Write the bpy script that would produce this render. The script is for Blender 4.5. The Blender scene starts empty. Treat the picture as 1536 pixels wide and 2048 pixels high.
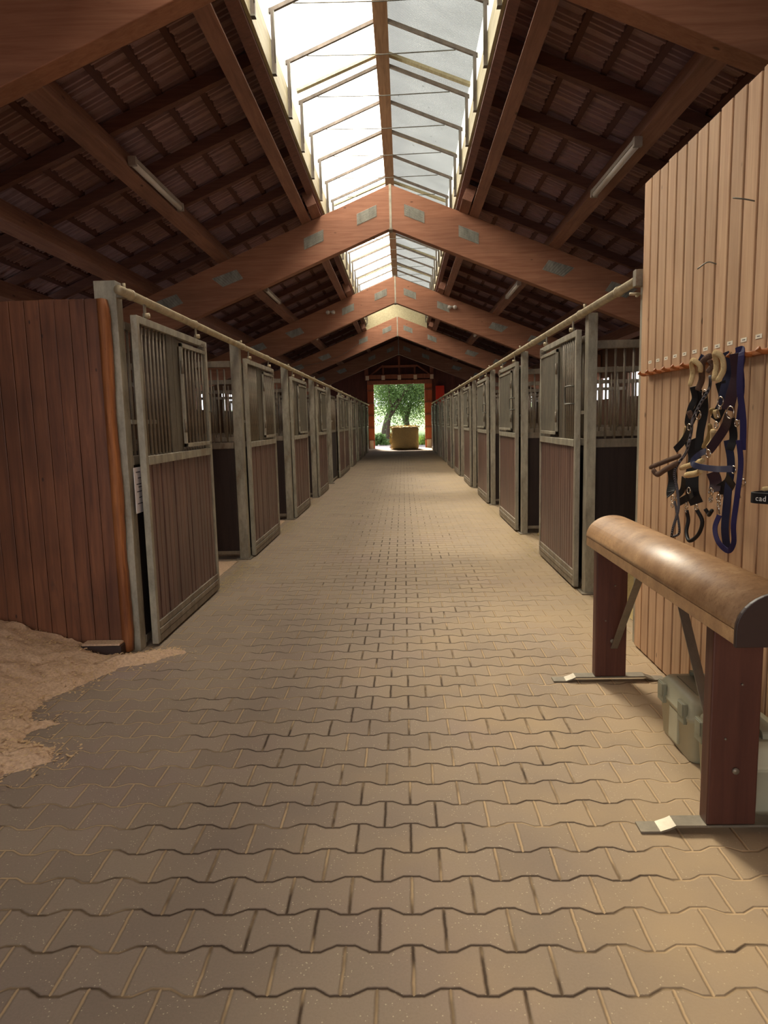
import bpy, bmesh, math, random
from mathutils import Vector, Matrix, Euler
random.seed(7)
C = bpy.context.scene
COL = C.collection

# ------------------------------------------------------------ camera
def look():
    p, y, r = 0.1307, 0.0303, -0.0239
    F = Vector((-math.sin(y) * math.cos(p), math.cos(y) * math.cos(p), -math.sin(p)))
    R0 = Vector((math.cos(y), math.sin(y), 0)); U0 = R0.cross(F)
    R = R0 * math.cos(r) + U0 * math.sin(r); U = -R0 * math.sin(r) + U0 * math.cos(r)
    return Matrix(((R.x, U.x, -F.x, 0), (R.y, U.y, -F.y, 0), (R.z, U.z, -F.z, 1.5), (0, 0, 0, 1)))
cd = bpy.data.cameras.new('camera'); cam = bpy.data.objects.new('camera', cd); COL.objects.link(cam)
cd.sensor_fit = 'VERTICAL'; cd.sensor_height = 36; cd.lens = 1380.6 / 2048 * 36
cd.clip_start = 0.05; cd.clip_end = 400
cam.matrix_world = look(); C.camera = cam

# ------------------------------------------------------------ light
PANE_L, PANE_R, PANE_SIDE = 10.5, 0.04, 1.3      # emission given to the roof-light sheets, standing in for daylight through them
w = bpy.data.worlds.new('sky'); C.world = w; w.use_nodes = True
wn = w.node_tree.nodes; wn['Background'].inputs[0].default_value = (0.95, 0.96, 1.0, 1); wn['Background'].inputs[1].default_value = 2.6
sd = bpy.data.lights.new('sun', 'SUN'); sd.energy = 21.0; sd.angle = math.radians(13); sd.color = (1, 0.93, 0.83)
sun = bpy.data.objects.new('sun', sd); COL.objects.link(sun)
sun.rotation_euler = Vector((0.24, -1.0, -1.0)).to_track_quat('-Z', 'Y').to_euler()
C.view_settings.view_transform = 'Standard'; C.view_settings.look = 'None'
C.view_settings.exposure = 0.32; C.view_settings.gamma = 1.0; C.view_settings.use_curve_mapping = False
C.cycles.max_bounces = 10; C.cycles.diffuse_bounces = 6; C.cycles.sample_clamp_indirect = 6; C.cycles.use_denoising = True

# ------------------------------------------------------------ measures (metres, camera 1.5 m above the floor)
XL, XR = -1.706, 1.465            # aisle-side faces of the two rows of sliding doors
YL0, YR0, PER = 4.42, 5.84, 3.137 # first post of each row, stall width
NL, NR = 10, 10
SLOPE = 0.405; RX = -0.13; SOFF = 4.478; RTOP = 5.133
FY = [4.418 + 6.829 * k for k in range(5)]; FT = 0.172
YG = 38.56                        # far gable
YB = -3.0; YSK = 2.27                         # wall behind the camera
XWL, XWR = -5.35, 5.1
def ztop(x): return RTOP - SLOPE * abs(x - RX)

# ------------------------------------------------------------ helpers
def s2l(c):
    return tuple(((v / 255) / 12.92 if v / 255 <= 0.04045 else ((v / 255 + 0.055) / 1.055) ** 2.4) for v in c) + (1,)
class NT:
    def __init__(s, name, rough=0.7, metal=0.0, spec=0.3):
        s.m = bpy.data.materials.new(name); s.m.use_nodes = True; s.t = s.m.node_tree; s.n = s.t.nodes
        s.b = s.n['Principled BSDF']; s.b.inputs['Roughness'].default_value = rough
        s.b.inputs['Metallic'].default_value = metal; s.b.inputs['Specular IOR Level'].default_value = spec
        s.tc = s.n.new('ShaderNodeTexCoord'); s.obj = s.tc.outputs['Object']
    def link(s, a, b): s.t.links.new(a, b)
    def put(s, inp, v):
        if hasattr(v, 'is_output') or isinstance(v, bpy.types.NodeSocket): s.link(v, inp)
        elif isinstance(v, tuple) and inp.type == 'VECTOR': inp.default_value = v[:3]
        else: inp.default_value = v
    def math(s, op, a, b=0.0, c=0.0, clamp=False):
        n = s.n.new('ShaderNodeMath'); n.operation = op; n.use_clamp = clamp
        s.put(n.inputs[0], a); s.put(n.inputs[1], b); s.put(n.inputs[2], c); return n.outputs[0]
    def sep(s, v):
        n = s.n.new('ShaderNodeSeparateXYZ'); s.link(v, n.inputs[0]); return n.outputs
    def comb(s, x, y, z):
        n = s.n.new('ShaderNodeCombineXYZ'); s.put(n.inputs[0], x); s.put(n.inputs[1], y); s.put(n.inputs[2], z); return n.outputs[0]
    def scale(s, v, k):
        n = s.n.new('ShaderNodeVectorMath'); n.operation = 'MULTIPLY'; s.link(v, n.inputs[0]); n.inputs[1].default_value = k; return n.outputs[0]
    def noise(s, v, sc, det=4, rough=0.55, dist=0.0):
        n = s.n.new('ShaderNodeTexNoise'); s.link(v, n.inputs['Vector']); n.inputs['Scale'].default_value = sc
        n.inputs['Detail'].default_value = det; n.inputs['Roughness'].default_value = rough; n.inputs['Distortion'].default_value = dist
        return n.outputs['Fac']
    def ramp(s, f, stops):
        n = s.n.new('ShaderNodeValToRGB'); e = n.color_ramp.elements
        while len(e) < len(stops): e.new(0.5)
        for i, (p, c) in enumerate(stops): e[i].position = p; e[i].color = c if len(c) == 4 and max(c) <= 1.0001 and isinstance(c[0], float) else s2l(c)
        s.link(f, n.inputs[0]); return n.outputs[0]
    def mix(s, f, a, b, mode='MIX'):
        n = s.n.new('ShaderNodeMix'); n.data_type = 'RGBA'; n.blend_type = mode
        s.put(n.inputs[0], f); s.put(n.inputs[6], a); s.put(n.inputs[7], b); return n.outputs[2]
    def step(s, f, a, b):
        n = s.n.new('ShaderNodeMapRange'); s.put(n.inputs[0], f); n.inputs[1].default_value = a; n.inputs[2].default_value = b
        n.interpolation_type = 'SMOOTHSTEP'; return n.outputs[0]
    def bump(s, h, strength=0.3, dist=0.01):
        n = s.n.new('ShaderNodeBump'); n.inputs['Strength'].default_value = strength; n.inputs['Distance'].default_value = dist
        s.link(h, n.inputs['Height']); s.link(n.outputs[0], s.b.inputs['Normal'])
    def col(s, c): s.put(s.b.inputs['Base Color'], c); return s.m

def wood(name, dark, light, axis='z', board=None, off=0.0, rough=0.6, knots=True, spec=0.3, vary=0.25, stain=None, ks=4.2):
    n = NT(name, rough, 0, spec); o = n.obj
    st = {'x': (0.06, 1, 1), 'y': (1, 0.06, 1), 'z': (1, 1, 0.06)}[axis]
    v = n.scale(o, st)
    g = n.noise(v, 26, 6, 0.65, 0.6); g2 = n.noise(o, 1.3, 3)
    c = n.ramp(g, [(0.3, dark), (0.72, light)])
    c = n.mix(n.math('MULTIPLY', n.step(g2, 0.35, 0.7), vary), c, s2l(tuple(k * 0.72 for k in dark)))
    if board:                                   # a tint of its own for every board
        x, y, z = n.sep(o); u = {'x': x, 'y': y, 'z': z}[board[0]]
        wn_ = n.n.new('ShaderNodeTexWhiteNoise'); wn_.noise_dimensions = '1D'
        n.link(n.math('FLOOR', n.math('DIVIDE', n.math('SUBTRACT', u, off), board[1])), wn_.inputs['W'])
        c = n.mix(n.math('MULTIPLY', wn_.outputs[0], 0.33), c, s2l(tuple(k * 0.66 for k in light)))
    if knots:
        vo = n.n.new('ShaderNodeTexVoronoi'); vo.inputs['Scale'].default_value = ks
        n.link(n.scale(o, tuple(0.45 if k < 1 else 1 for k in st)), vo.inputs['Vector'])
        kn = n.math('MULTIPLY', n.math('SUBTRACT', 1.0, n.step(vo.outputs['Distance'], 0.035, 0.075)), 0.75)
        c = n.mix(kn, c, s2l(tuple(k * 0.38 for k in dark)))
    if stain:
        sn = n.noise(n.scale(o, (1, 1, 0.35)), 5, 5, 0.7)
        c = n.mix(n.step(sn, 0.55, 0.75), c, s2l(stain))
    n.bump(g, 0.25, 0.004); return n.col(c)
def metal(name, base, rough=0.5, rust=None, metallic=0.55, streak=0.4):
    n = NT(name, rough, metallic, 0.4)
    a = n.noise(n.scale(n.obj, (1, 1, 0.35)), 9, 5, 0.7); b = n.noise(n.obj, 60, 3)
    c = n.ramp(a, [(0.3, tuple(k * (1 - streak) for k in base)), (0.7, base)])
    if rust: c = n.mix(n.step(n.noise(n.scale(n.obj, (1, 1, 0.5)), 3.3, 6, 0.75), 0.52, 0.72), c, s2l(rust))
    c = n.mix(n.math('MULTIPLY', b, 0.25), c, s2l(tuple(min(255, k * 1.15) for k in base)))
    n.bump(b, 0.08, 0.002); return n.col(c)
def plain(name, c, rough=0.6, metallic=0.0, sc=40, amt=0.25, bump=0.1, spec=0.35):
    n = NT(name, rough, metallic, spec); f = n.noise(n.obj, sc, 4)
    k = n.mix(n.math('MULTIPLY', f, amt), s2l(c), s2l(tuple(q * 0.55 for q in c)))
    n.bump(f, bump, 0.003); return n.col(k)

# ------------------------------------------------------------ mesh building
class MB:
    def __init__(s): s.v = []; s.f = []; s.mi = []; s.smooth = []
    def add(s, vs, fs, mi=0, sm=False):
        k = len(s.v); s.v += [tuple(v) for v in vs]
        for f in fs: s.f.append(tuple(i + k for i in f)); s.mi.append(mi); s.smooth.append(sm)
        return s
    def box(s, x0, x1, y0, y1, z0, z1, mi=0):
        vs = [(x, y, z) for z in (z0, z1) for y in (y0, y1) for x in (x0, x1)]
        return s.add(vs, [(0, 2, 3, 1), (4, 5, 7, 6), (0, 1, 5, 4), (2, 6, 7, 3), (0, 4, 6, 2), (1, 3, 7, 5)], mi)
    def obox(s, p, ax, ay, az, mi=0):           # oriented box: corner p and three edge vectors
        p, ax, ay, az = Vector(p), Vector(ax), Vector(ay), Vector(az)
        vs = [p + ax * i + ay * j + az * k for k in (0, 1) for j in (0, 1) for i in (0, 1)]
        return s.add(vs, [(0, 2, 3, 1), (4, 5, 7, 6), (0, 1, 5, 4), (2, 6, 7, 3), (0, 4, 6, 2), (1, 3, 7, 5)], mi)
    def prism(s, pts, y0, y1, mi=0, plane='xz'):  # outline in a plane, extruded along the third axis
        f = {'xz': lambda a, b, t: (a, t, b), 'yz': lambda a, b, t: (t, a, b), 'xy': lambda a, b, t: (a, b, t)}[plane]
        n = len(pts); vs = [f(a, b, y0) for a, b in pts] + [f(a, b, y1) for a, b in pts]
        return s.add(vs, [tuple(range(n)), tuple(range(2 * n - 1, n - 1, -1))] + [(i, i + n, (i + 1) % n + n, (i + 1) % n) for i in range(n)], mi)
    def tube(s, pts, r, n=8, mi=0, closed=False):
        P = [Vector(p) for p in pts]; rings = []
        R = r if isinstance(r, (list, tuple)) else [r] * len(P)
        up = None
        for i, p in enumerate(P):
            if closed: t = P[(i + 1) % len(P)] - P[i - 1]
            else: t = P[min(i + 1, len(P) - 1)] - P[max(i - 1, 0)]
            t = t.normalized() if t.length else Vector((0, 0, 1))
            if up is None:
                up = Vector((0, 0, 1)) if abs(t.z) < 0.9 else Vector((1, 0, 0))
            a = t.cross(up); a = a.normalized() if a.length > 1e-6 else t.orthogonal().normalized(); b = a.cross(t).normalized(); up = b
            rings.append([p + (a * math.cos(2 * math.pi * k / n) + b * math.sin(2 * math.pi * k / n)) * R[i] for k in range(n)])
        vs = [v for rg in rings for v in rg]; m = len(P); fs = []
        for i in range(m if closed else m - 1):
            j = (i + 1) % m
            fs += [(i * n + k, i * n + (k + 1) % n, j * n + (k + 1) % n, j * n + k) for k in range(n)]
        if not closed: fs += [tuple(range(n - 1, -1, -1)), tuple(range((m - 1) * n, m * n))]
        return s.add(vs, fs, mi, True)
    def strap(s, pts, w_, th, nrm=(-1, 0, 0), mi=0, puff=False):   # a flat band, or a padded one
        P = [Vector(p) for p in pts]; N = Vector(nrm); prof = []
        if puff: prof = [(math.cos(a) * 0.5, math.sin(a) * 0.5) for a in [2 * math.pi * k / 10 for k in range(10)]]
        else: prof = [(-.5, -.5), (.5, -.5), (.5, .5), (-.5, .5)]
        n = len(prof); vs = []
        for i, p in enumerate(P):
            t = (P[min(i + 1, len(P) - 1)] - P[max(i - 1, 0)]).normalized()
            a = t.cross(N).normalized(); b = a.cross(t).normalized()
            e = 1.0
            if puff and i in (0, len(P) - 1): e = 0.75
            vs += [p + a * (u * w_ * e) + b * (v * th * e) for u, v in prof]
        fs = [(i * n + k, i * n + (k + 1) % n, (i + 1) * n + (k + 1) % n, (i + 1) * n + k) for i in range(len(P) - 1) for k in range(n)]
        fs += [tuple(range(n - 1, -1, -1)), tuple(range((len(P) - 1) * n, len(P) * n))]
        return s.add(vs, fs, mi, puff)
    def build(s, name, mats, parent=None, bevel=0.0, kind=None):
        me = bpy.data.meshes.new(name); me.from_pydata(s.v, [], s.f)
        for m in (mats if isinstance(mats, (list, tuple)) else [mats]): me.materials.append(m)
        me.polygons.foreach_set('material_index', s.mi); me.polygons.foreach_set('use_smooth', s.smooth)
        bm = bmesh.new(); bm.from_mesh(me); bmesh.ops.recalc_face_normals(bm, faces=bm.faces); bm.to_mesh(me); bm.free()
        me.update()
        o = bpy.data.objects.new(name, me); COL.objects.link(o)
        if parent is not None: o.parent = parent
        if bevel:
            b = o.modifiers.new('bevel', 'BEVEL'); b.width = bevel; b.segments = 2; b.limit_method = 'ANGLE'
        if kind: o['kind'] = kind
        return o
def sm(pts, k=6):                                # Catmull-Rom through points
    P = [Vector(p) for p in pts]; P = [P[0] * 2 - P[1]] + P + [P[-1] * 2 - P[-2]]; out = []
    for i in range(1, len(P) - 2):
        for j in range(k):
            t = j / k
            out.append(0.5 * ((2 * P[i]) + (P[i + 1] - P[i - 1]) * t + (2 * P[i - 1] - 5 * P[i] + 4 * P[i + 1] - P[i + 2]) * t * t + (3 * P[i] - P[i - 1] - 3 * P[i + 1] + P[i + 2]) * t ** 3))
    return out + [P[-2]]
def tag(o, label, cat, group=None, kind=None):
    o['label'] = label; o['category'] = cat
    if group: o['group'] = group
    if kind: o['kind'] = kind
    return o
def thing(name, label, cat, loc=(0, 0, 0), group=None):
    o = bpy.data.objects.new(name, None); COL.objects.link(o); o.location = loc; o.empty_display_size = 0.1
    return tag(o, label, cat, group)
def dup(root, loc, label, group=None):
    def cp(o, par):
        c = o.copy(); COL.objects.link(c)
        if par is not None: c.parent = par
        for ch in o.children: cp(ch, c)
        return c
    r = cp(root, None); r.location = loc; r['label'] = label
    if group: r['group'] = group
    return r
ORD = ['first', 'second', 'third', 'fourth', 'fifth', 'sixth', 'seventh', 'eighth', 'ninth', 'tenth', 'eleventh', 'twelfth',
       'thirteenth', 'fourteenth', 'fifteenth', 'sixteenth', 'seventeenth', 'eighteenth', 'nineteenth', 'twentieth',
       'twenty-first', 'twenty-second', 'twenty-third', 'twenty-fourth']

# ------------------------------------------------------------ materials
def paver_material():
    n = NT('concrete_pavers', 0.85, 0, 0.25); x, y, z = n.sep(n.obj)
    PX, PY, X0, Y0, A = 0.1945, 0.1522, 0.291, 1.797, 0.0125
    wob = n.math('MULTIPLY', n.math('SUBTRACT', n.noise(n.obj, 9, 2), 0.5), 0.006)
    wob2 = n.math('MULTIPLY', n.math('SUBTRACT', n.noise(n.obj, 45, 3), 0.5), 0.004)
    y = n.math('ADD', n.math('ADD', y, wob), wob2); x = n.math('ADD', n.math('SUBTRACT', x, wob), wob2)
    u = n.math('DIVIDE', n.math('SUBTRACT', y, Y0), PY); xs = n.math('DIVIDE', n.math('SUBTRACT', x, X0), PX)
    j = n.math('ROUND', u)
    ph = n.math('SUBTRACT', xs, n.math('MULTIPLY', n.math('SUBTRACT', j, 1.0), 0.5))
    fr = n.math('ABSOLUTE', n.math('SUBTRACT', n.math('FRACT', n.math('ADD', ph, 0.5)), 0.5))      # 0 .. 0.5
    wv = n.math('MULTIPLY', n.math('SUBTRACT', 0.25, fr), 9.0)
    wv = n.math('MINIMUM', n.math('MAXIMUM', wv, -1.0), 1.0)
    ul = n.math('ADD', j, n.math('MULTIPLY', wv, A / PY))
    dl = n.math('MULTIPLY', n.math('ABSOLUTE', n.math('SUBTRACT', u, ul)), PY)
    row = n.math('SUBTRACT', j, n.math('LESS_THAN', u, ul))
    xr = n.math('SUBTRACT', xs, n.math('MULTIPLY', row, 0.5))
    sd_ = n.math('MULTIPLY', n.math('ABSOLUTE', n.math('SUBTRACT', n.math('FRACT', n.math('ADD', xr, 0.5)), 0.5)), PX)
    d = n.math('MINIMUM', dl, sd_)
    wn_ = n.n.new('ShaderNodeTexWhiteNoise'); wn_.noise_dimensions = '2D'
    n.link(n.comb(n.math('FLOOR', n.math('ADD', xr, 0.0)), row, 0.0), wn_.inputs['Vector'])
    big = n.noise(n.obj, 0.9, 3); fine = n.noise(n.obj, 130, 3, 0.7); med = n.noise(n.obj, 14, 4)
    c = n.ramp(big, [(0.3, (142, 124, 110)), (0.5, (154, 135, 115)), (0.7, (152, 130, 118))])
    c = n.mix(n.math('MULTIPLY', wn_.outputs[0], 0.30), c, s2l((96, 82, 72)))
    c = n.mix(n.math('MULTIPLY', fine, 0.4), c, s2l((86, 74, 62)))
    sp = n.n.new('ShaderNodeTexVoronoi'); sp.inputs['Scale'].default_value = 75; n.link(n.obj, sp.inputs['Vector'])
    speck = n.math('MULTIPLY', n.math('LESS_THAN', sp.outputs['Distance'], 0.16), n.math('GREATER_THAN', med, 0.5))
    c = n.mix(n.math('MULTIPLY', speck, 0.5), c, s2l((214, 196, 160)))
    ox, oy, oz = n.sep(n.obj)
    # dry sandy dust lies thicker towards the right and along both rows
    dust = n.math('ADD', n.math('MULTIPLY', n.noise(n.obj, 1.7, 5), 1.0), n.math('MULTIPLY', ox, 0.25))
    dust = n.step(dust, 0.35, 1.05)
    c = n.mix(n.math('MULTIPLY', dust, 0.75), c, s2l((168, 142, 106)))
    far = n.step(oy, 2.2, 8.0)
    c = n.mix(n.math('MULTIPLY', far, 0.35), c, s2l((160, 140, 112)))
    jt = n.math('SUBTRACT', 1.0, n.step(d, 0.0016, 0.0062))
    rim = n.math('SUBTRACT', 1.0, n.step(d, 0.003, 0.012))
    # joints: bare and dark in places, filled with sand elsewhere
    fill = n.math('ADD', n.noise(n.obj, 2.3, 4), n.math('MULTIPLY', n.math('ABSOLUTE', n.math('SUBTRACT', ox, -0.1)), 0.22))
    isx = n.math('LESS_THAN', sd_, dl)
    fill = n.step(n.math('ADD', fill, n.math('MULTIPLY', isx, 0.16)), 0.62, 0.82)
    jc = n.mix(fill, s2l((66, 50, 36)), s2l((176, 148, 112)))
    c = n.mix(n.math('MULTIPLY', rim, 0.3), c, s2l((100, 82, 64)))
    c = n.mix(jt, c, jc)
    h = n.math('ADD', n.math('MULTIPLY', n.step(d, 0.0, 0.009), 1.0), n.math('MULTIPLY', fine, 0.10))
    h = n.math('ADD', h, n.math('MULTIPLY', wn_.outputs[0], 0.22))
    n.bump(h, 0.75, 0.006); return n.col(c)
M = {}
M['paver'] = paver_material()
M['wall_boards'] = wood('pale_pine_boards', (184, 142, 106), (220, 180, 140), 'z', ('y', 0.1255), 4.42 - 0.1255 * 80, 0.65, True, 0.25, 0.2, None, 7.5)
M['groove'] = plain('dark_orange_groove', (70, 34, 14), 0.8)
M['end_boards'] = wood('brown_stained_boards', (94, 54, 34), (146, 92, 60), 'z', ('x', 0.0965), -1.9, 0.45, True, 0.4, 0.6, (84, 52, 38), 9.0)
M['worn_edge'] = wood('worn_orange_edge', (112, 60, 30), (196, 126, 74), 'z', None, 0, 0.6, True, 0.3, 0.6, (70, 38, 24), 12.0)
M['glulam'] = wood('glued_laminated_spruce', (140, 90, 64), (174, 120, 90), 'x', ('z', 0.14), 0, 0.6, True, 0.3, 0.25)
M['purlin'] = wood('spruce_purlin', (120, 80, 64), (152, 108, 86), 'y', None, 0, 0.65, True, 0.3, 0.3)
M['ridge'] = wood('ridge_wood', (120, 88, 62), (158, 122, 92), 'y', None, 0, 0.7, True)
M['rafter'] = wood('rough_rafter', (92, 60, 52), (120, 82, 68), 'x', None, 0, 0.75, False)
M['batten'] = plain('dark_batten', (92, 58, 50), 0.85)
M['tile'] = plain('clay_tile_underside', (164, 128, 124), 0.7, 0, 12, 0.5, 0.3)
M['curb'] = wood('cream_curb_board', (150, 138, 104), (186, 174, 138), 'y', None, 0, 0.6, False)
M['galv'] = metal('galvanised_steel', (182, 172, 150), 0.5, (118, 94, 66), 0.3)
M['galv_dark'] = metal('weathered_galvanised_steel', (150, 136, 116), 0.55, (92, 66, 46), 0.3)
M['rail'] = metal('rail_tube_steel', (190, 172, 138), 0.5, (130, 104, 74), 0.3, 0.25)
M['steel'] = metal('thin_grey_steel', (120, 116, 104), 0.5, None, 0.5)
M['hoop'] = metal('skylight_hoop_steel', (112, 100, 88), 0.6, None, 0.1)
M['nail_plate'] = metal('nail_plate_steel', (168, 164, 150), 0.5, None, 0.45)
M['door_boards'] = wood('dark_red_brown_hardwood', (78, 52, 44), (132, 98, 82), 'z', None, 0, 0.42, False, 0.45, 0.4)
M['plate'] = metal('rusty_flat_plate', (126, 116, 98), 0.55, (78, 52, 34), 0.35)
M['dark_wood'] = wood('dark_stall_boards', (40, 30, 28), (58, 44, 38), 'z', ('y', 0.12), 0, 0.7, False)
M['rack_leg'] = wood('red_brown_plank', (74, 40, 30), (98, 58, 44), 'z', None, 0, 0.5, False, 0.35, 0.3)
n_ = NT('tan_leather', 0.42, 0, 0.6); f_ = n_.noise(n_.obj, 9, 6, 0.7); g_ = n_.noise(n_.obj, 60, 4, 0.7)
c_ = n_.ramp(f_, [(0.3, (126, 90, 58)), (0.55, (158, 120, 82)), (0.75, (184, 148, 106))])
c_ = n_.mix(n_.math('MULTIPLY', n_.step(g_, 0.5, 0.7), 0.5), c_, s2l((116, 78, 44))); n_.bump(g_, 0.12, 0.003)
n_.link(n_.math('ADD', 0.33, n_.math('MULTIPLY', f_, 0.25)), n_.b.inputs['Roughness']); M['leather'] = n_.col(c_)
M['leather_end'] = plain('dark_leather_end', (56, 40, 34), 0.5)
M['strap_steel'] = metal('bare_strap_steel', (138, 128, 112), 0.52, None, 0.6, 0.2)
M['plastic'] = plain('grey_green_plastic', (182, 176, 148), 0.42, 0, 15, 0.25, 0.03)
M['plastic_dark'] = plain('grey_green_plastic_latch', (140, 138, 116), 0.5, 0, 15, 0.2, 0.03)
M['hook'] = plain('brown_plastic_hooks', (160, 92, 42), 0.5)
M['label'] = plain('paper_label', (232, 222, 200), 0.7, 0, 30, 0.1)
M['ink'] = plain('ink', (70, 66, 70), 0.8)
M['paper'] = plain('white_paper', (236, 226, 224), 0.7, 0, 20, 0.05, 0.02)
M['black'] = plain('black_nylon', (24, 21, 22), 0.55)
M['navy'] = plain('navy_webbing', (36, 38, 62), 0.7)
M['purple'] = plain('purple_blue_webbing', (40, 32, 74), 0.8)
M['brown_leather'] = plain('dark_plum_leather', (56, 36, 42), 0.5)
M['blue_leather'] = plain('slate_blue_leather', (58, 60, 84), 0.5)
M['fleece_beige'] = plain('beige_fleece', (206, 178, 130), 0.95, 0, 190, 0.4, 1.0, 0.1)
M['fleece_tan'] = plain('tan_fleece', (168, 140, 92), 0.95, 0, 190, 0.4, 1.0, 0.1)
M['fleece_brown'] = plain('brown_fleece', (104, 80, 66), 0.95, 0, 190, 0.5, 1.0, 0.1)
n_ = NT('striped_rope', 0.7); n_.link(n_.n.new('ShaderNodeTexWave').outputs[0], n_.b.inputs['Base Color']) if False else None
wv_ = n_.n.new('ShaderNodeTexWave'); wv_.bands_direction = 'DIAGONAL'; wv_.inputs['Scale'].default_value = 85; n_.link(n_.obj, wv_.inputs['Vector'])
M['striped_rope'] = n_.col(n_.ramp(wv_.outputs['Fac'], [(0.45, (26, 24, 26)), (0.6, (112, 108, 112))]))
M['chrome'] = plain('nickel_buckle', (196, 184, 168), 0.25, 1.0, 40, 0.1, 0.02)
M['white_letters'] = plain('white_letters', (226, 222, 214), 0.6)
M['lamp_glass'] = plain('lamp_diffuser', (206, 196, 184), 0.35, 0, 20, 0.08, 0.01, 0.5)
M['lamp_body'] = plain('lamp_housing', (150, 136, 124), 0.5)
M['sawdust'] = plain('wood_shavings', (232, 194, 158), 0.95, 0, 70, 0.9, 1.0, 0.1)
M['flake'] = plain('wood_flakes', (216, 180, 134), 0.9, 0, 30, 0.5)
M['straw'] = plain('straw', (190, 162, 104), 0.8, 0, 30, 0.6, 0.5)
M['bale'] = plain('straw_bale', (214, 190, 132), 0.9, 0, 24, 0.5, 1.0)
M['gable'] = wood('dark_gable_boards', (66, 36, 32), (92, 52, 44), 'z', ('x', 0.15), 0, 0.7, False)
M['outer'] = wood('dark_outer_boards', (84, 58, 44), (112, 80, 60), 'z', ('y', 0.15), 0, 0.75, False)
M['jamb'] = wood('orange_red_jamb', (138, 66, 40), (178, 96, 62), 'z', None, 0, 0.55, False)
M['truss'] = wood('reddish_truss_wood', (104, 60, 48), (140, 88, 68), 'z', None, 0, 0.6, False)
M['block'] = plain('pale_blocks', (196, 176, 158), 0.7)
M['red'] = plain('red_paint', (184, 44, 24), 0.5)
M['gravel'] = plain('pale_gravel', (140, 134, 136), 0.95, 0, 30, 0.6, 1.0)
M['grass'] = plain('grass', (74, 104, 40), 0.9, 0, 18, 0.6, 0.6)
M['bark'] = plain('tree_bark', (78, 66, 56), 0.9, 0, 20, 0.6, 1.0)
def leafmat(name, c, tr):
    n = NT(name, 0.6); f = n.noise(n.obj, 3, 3); cc = n.mix(f, s2l(c), s2l(tuple(k * 0.6 for k in c)))
    t = n.n.new('ShaderNodeBsdfTranslucent'); n.put(t.inputs[0], cc); m = n.n.new('ShaderNodeMixShader'); m.inputs[0].default_value = tr
    n.col(cc); n.link(n.b.outputs[0], m.inputs[1]); n.link(t.outputs[0], m.inputs[2]); n.link(m.outputs[0], n.n['Material Output'].inputs[0]); return n.m
M['leaf'] = leafmat('light_green_leaves', (150, 180, 80), 0.45)  # paler, yellower of the two leaf greens
M['leaf_dark'] = leafmat('deep_green_leaves', (96, 128, 66), 0.4)
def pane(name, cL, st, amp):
    """translucent ribbed sheet whose own emission stands in for daylight behind it"""
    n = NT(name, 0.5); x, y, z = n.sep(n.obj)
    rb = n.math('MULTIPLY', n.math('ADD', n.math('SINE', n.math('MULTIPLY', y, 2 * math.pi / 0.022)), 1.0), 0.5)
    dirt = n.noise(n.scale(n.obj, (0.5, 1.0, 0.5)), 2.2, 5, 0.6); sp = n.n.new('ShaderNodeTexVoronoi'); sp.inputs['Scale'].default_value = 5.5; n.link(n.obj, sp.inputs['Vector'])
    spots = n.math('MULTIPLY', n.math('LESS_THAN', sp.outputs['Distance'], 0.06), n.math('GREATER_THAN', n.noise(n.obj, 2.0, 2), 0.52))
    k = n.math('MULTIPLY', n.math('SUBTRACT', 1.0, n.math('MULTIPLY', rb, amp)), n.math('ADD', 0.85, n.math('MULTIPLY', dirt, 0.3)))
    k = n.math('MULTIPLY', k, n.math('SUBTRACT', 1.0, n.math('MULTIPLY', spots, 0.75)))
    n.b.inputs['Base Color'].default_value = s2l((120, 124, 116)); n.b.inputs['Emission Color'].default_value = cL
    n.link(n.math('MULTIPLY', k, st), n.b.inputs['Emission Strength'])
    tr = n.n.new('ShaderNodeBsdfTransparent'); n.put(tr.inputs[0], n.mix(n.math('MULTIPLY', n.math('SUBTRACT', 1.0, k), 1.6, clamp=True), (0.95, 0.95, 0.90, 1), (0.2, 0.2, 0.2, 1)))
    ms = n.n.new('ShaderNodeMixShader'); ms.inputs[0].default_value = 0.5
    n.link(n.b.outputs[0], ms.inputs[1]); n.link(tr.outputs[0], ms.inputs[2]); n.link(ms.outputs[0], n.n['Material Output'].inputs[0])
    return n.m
M['pane_left'] = pane('roof_sheet_sun_glow', (1.0, 0.93, 0.83, 1), PANE_L, 0.1)  # same sheet on both slopes: sun side glows strongly, shaded side hardly
M['pane_right'] = pane('roof_sheet_shade_glow', (0.86, 0.90, 0.82, 1), PANE_R, 0.3)
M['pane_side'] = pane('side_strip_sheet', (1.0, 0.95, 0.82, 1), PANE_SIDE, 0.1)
M['glass'] = plain('window_frame_paint', (96, 86, 76), 0.5)

# ============================================================ SETTING
MB().box(-5.4, 5.2, YB, YG + 0.1, -0.12, 0).build('floor', M['paver'], kind='structure')
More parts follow.
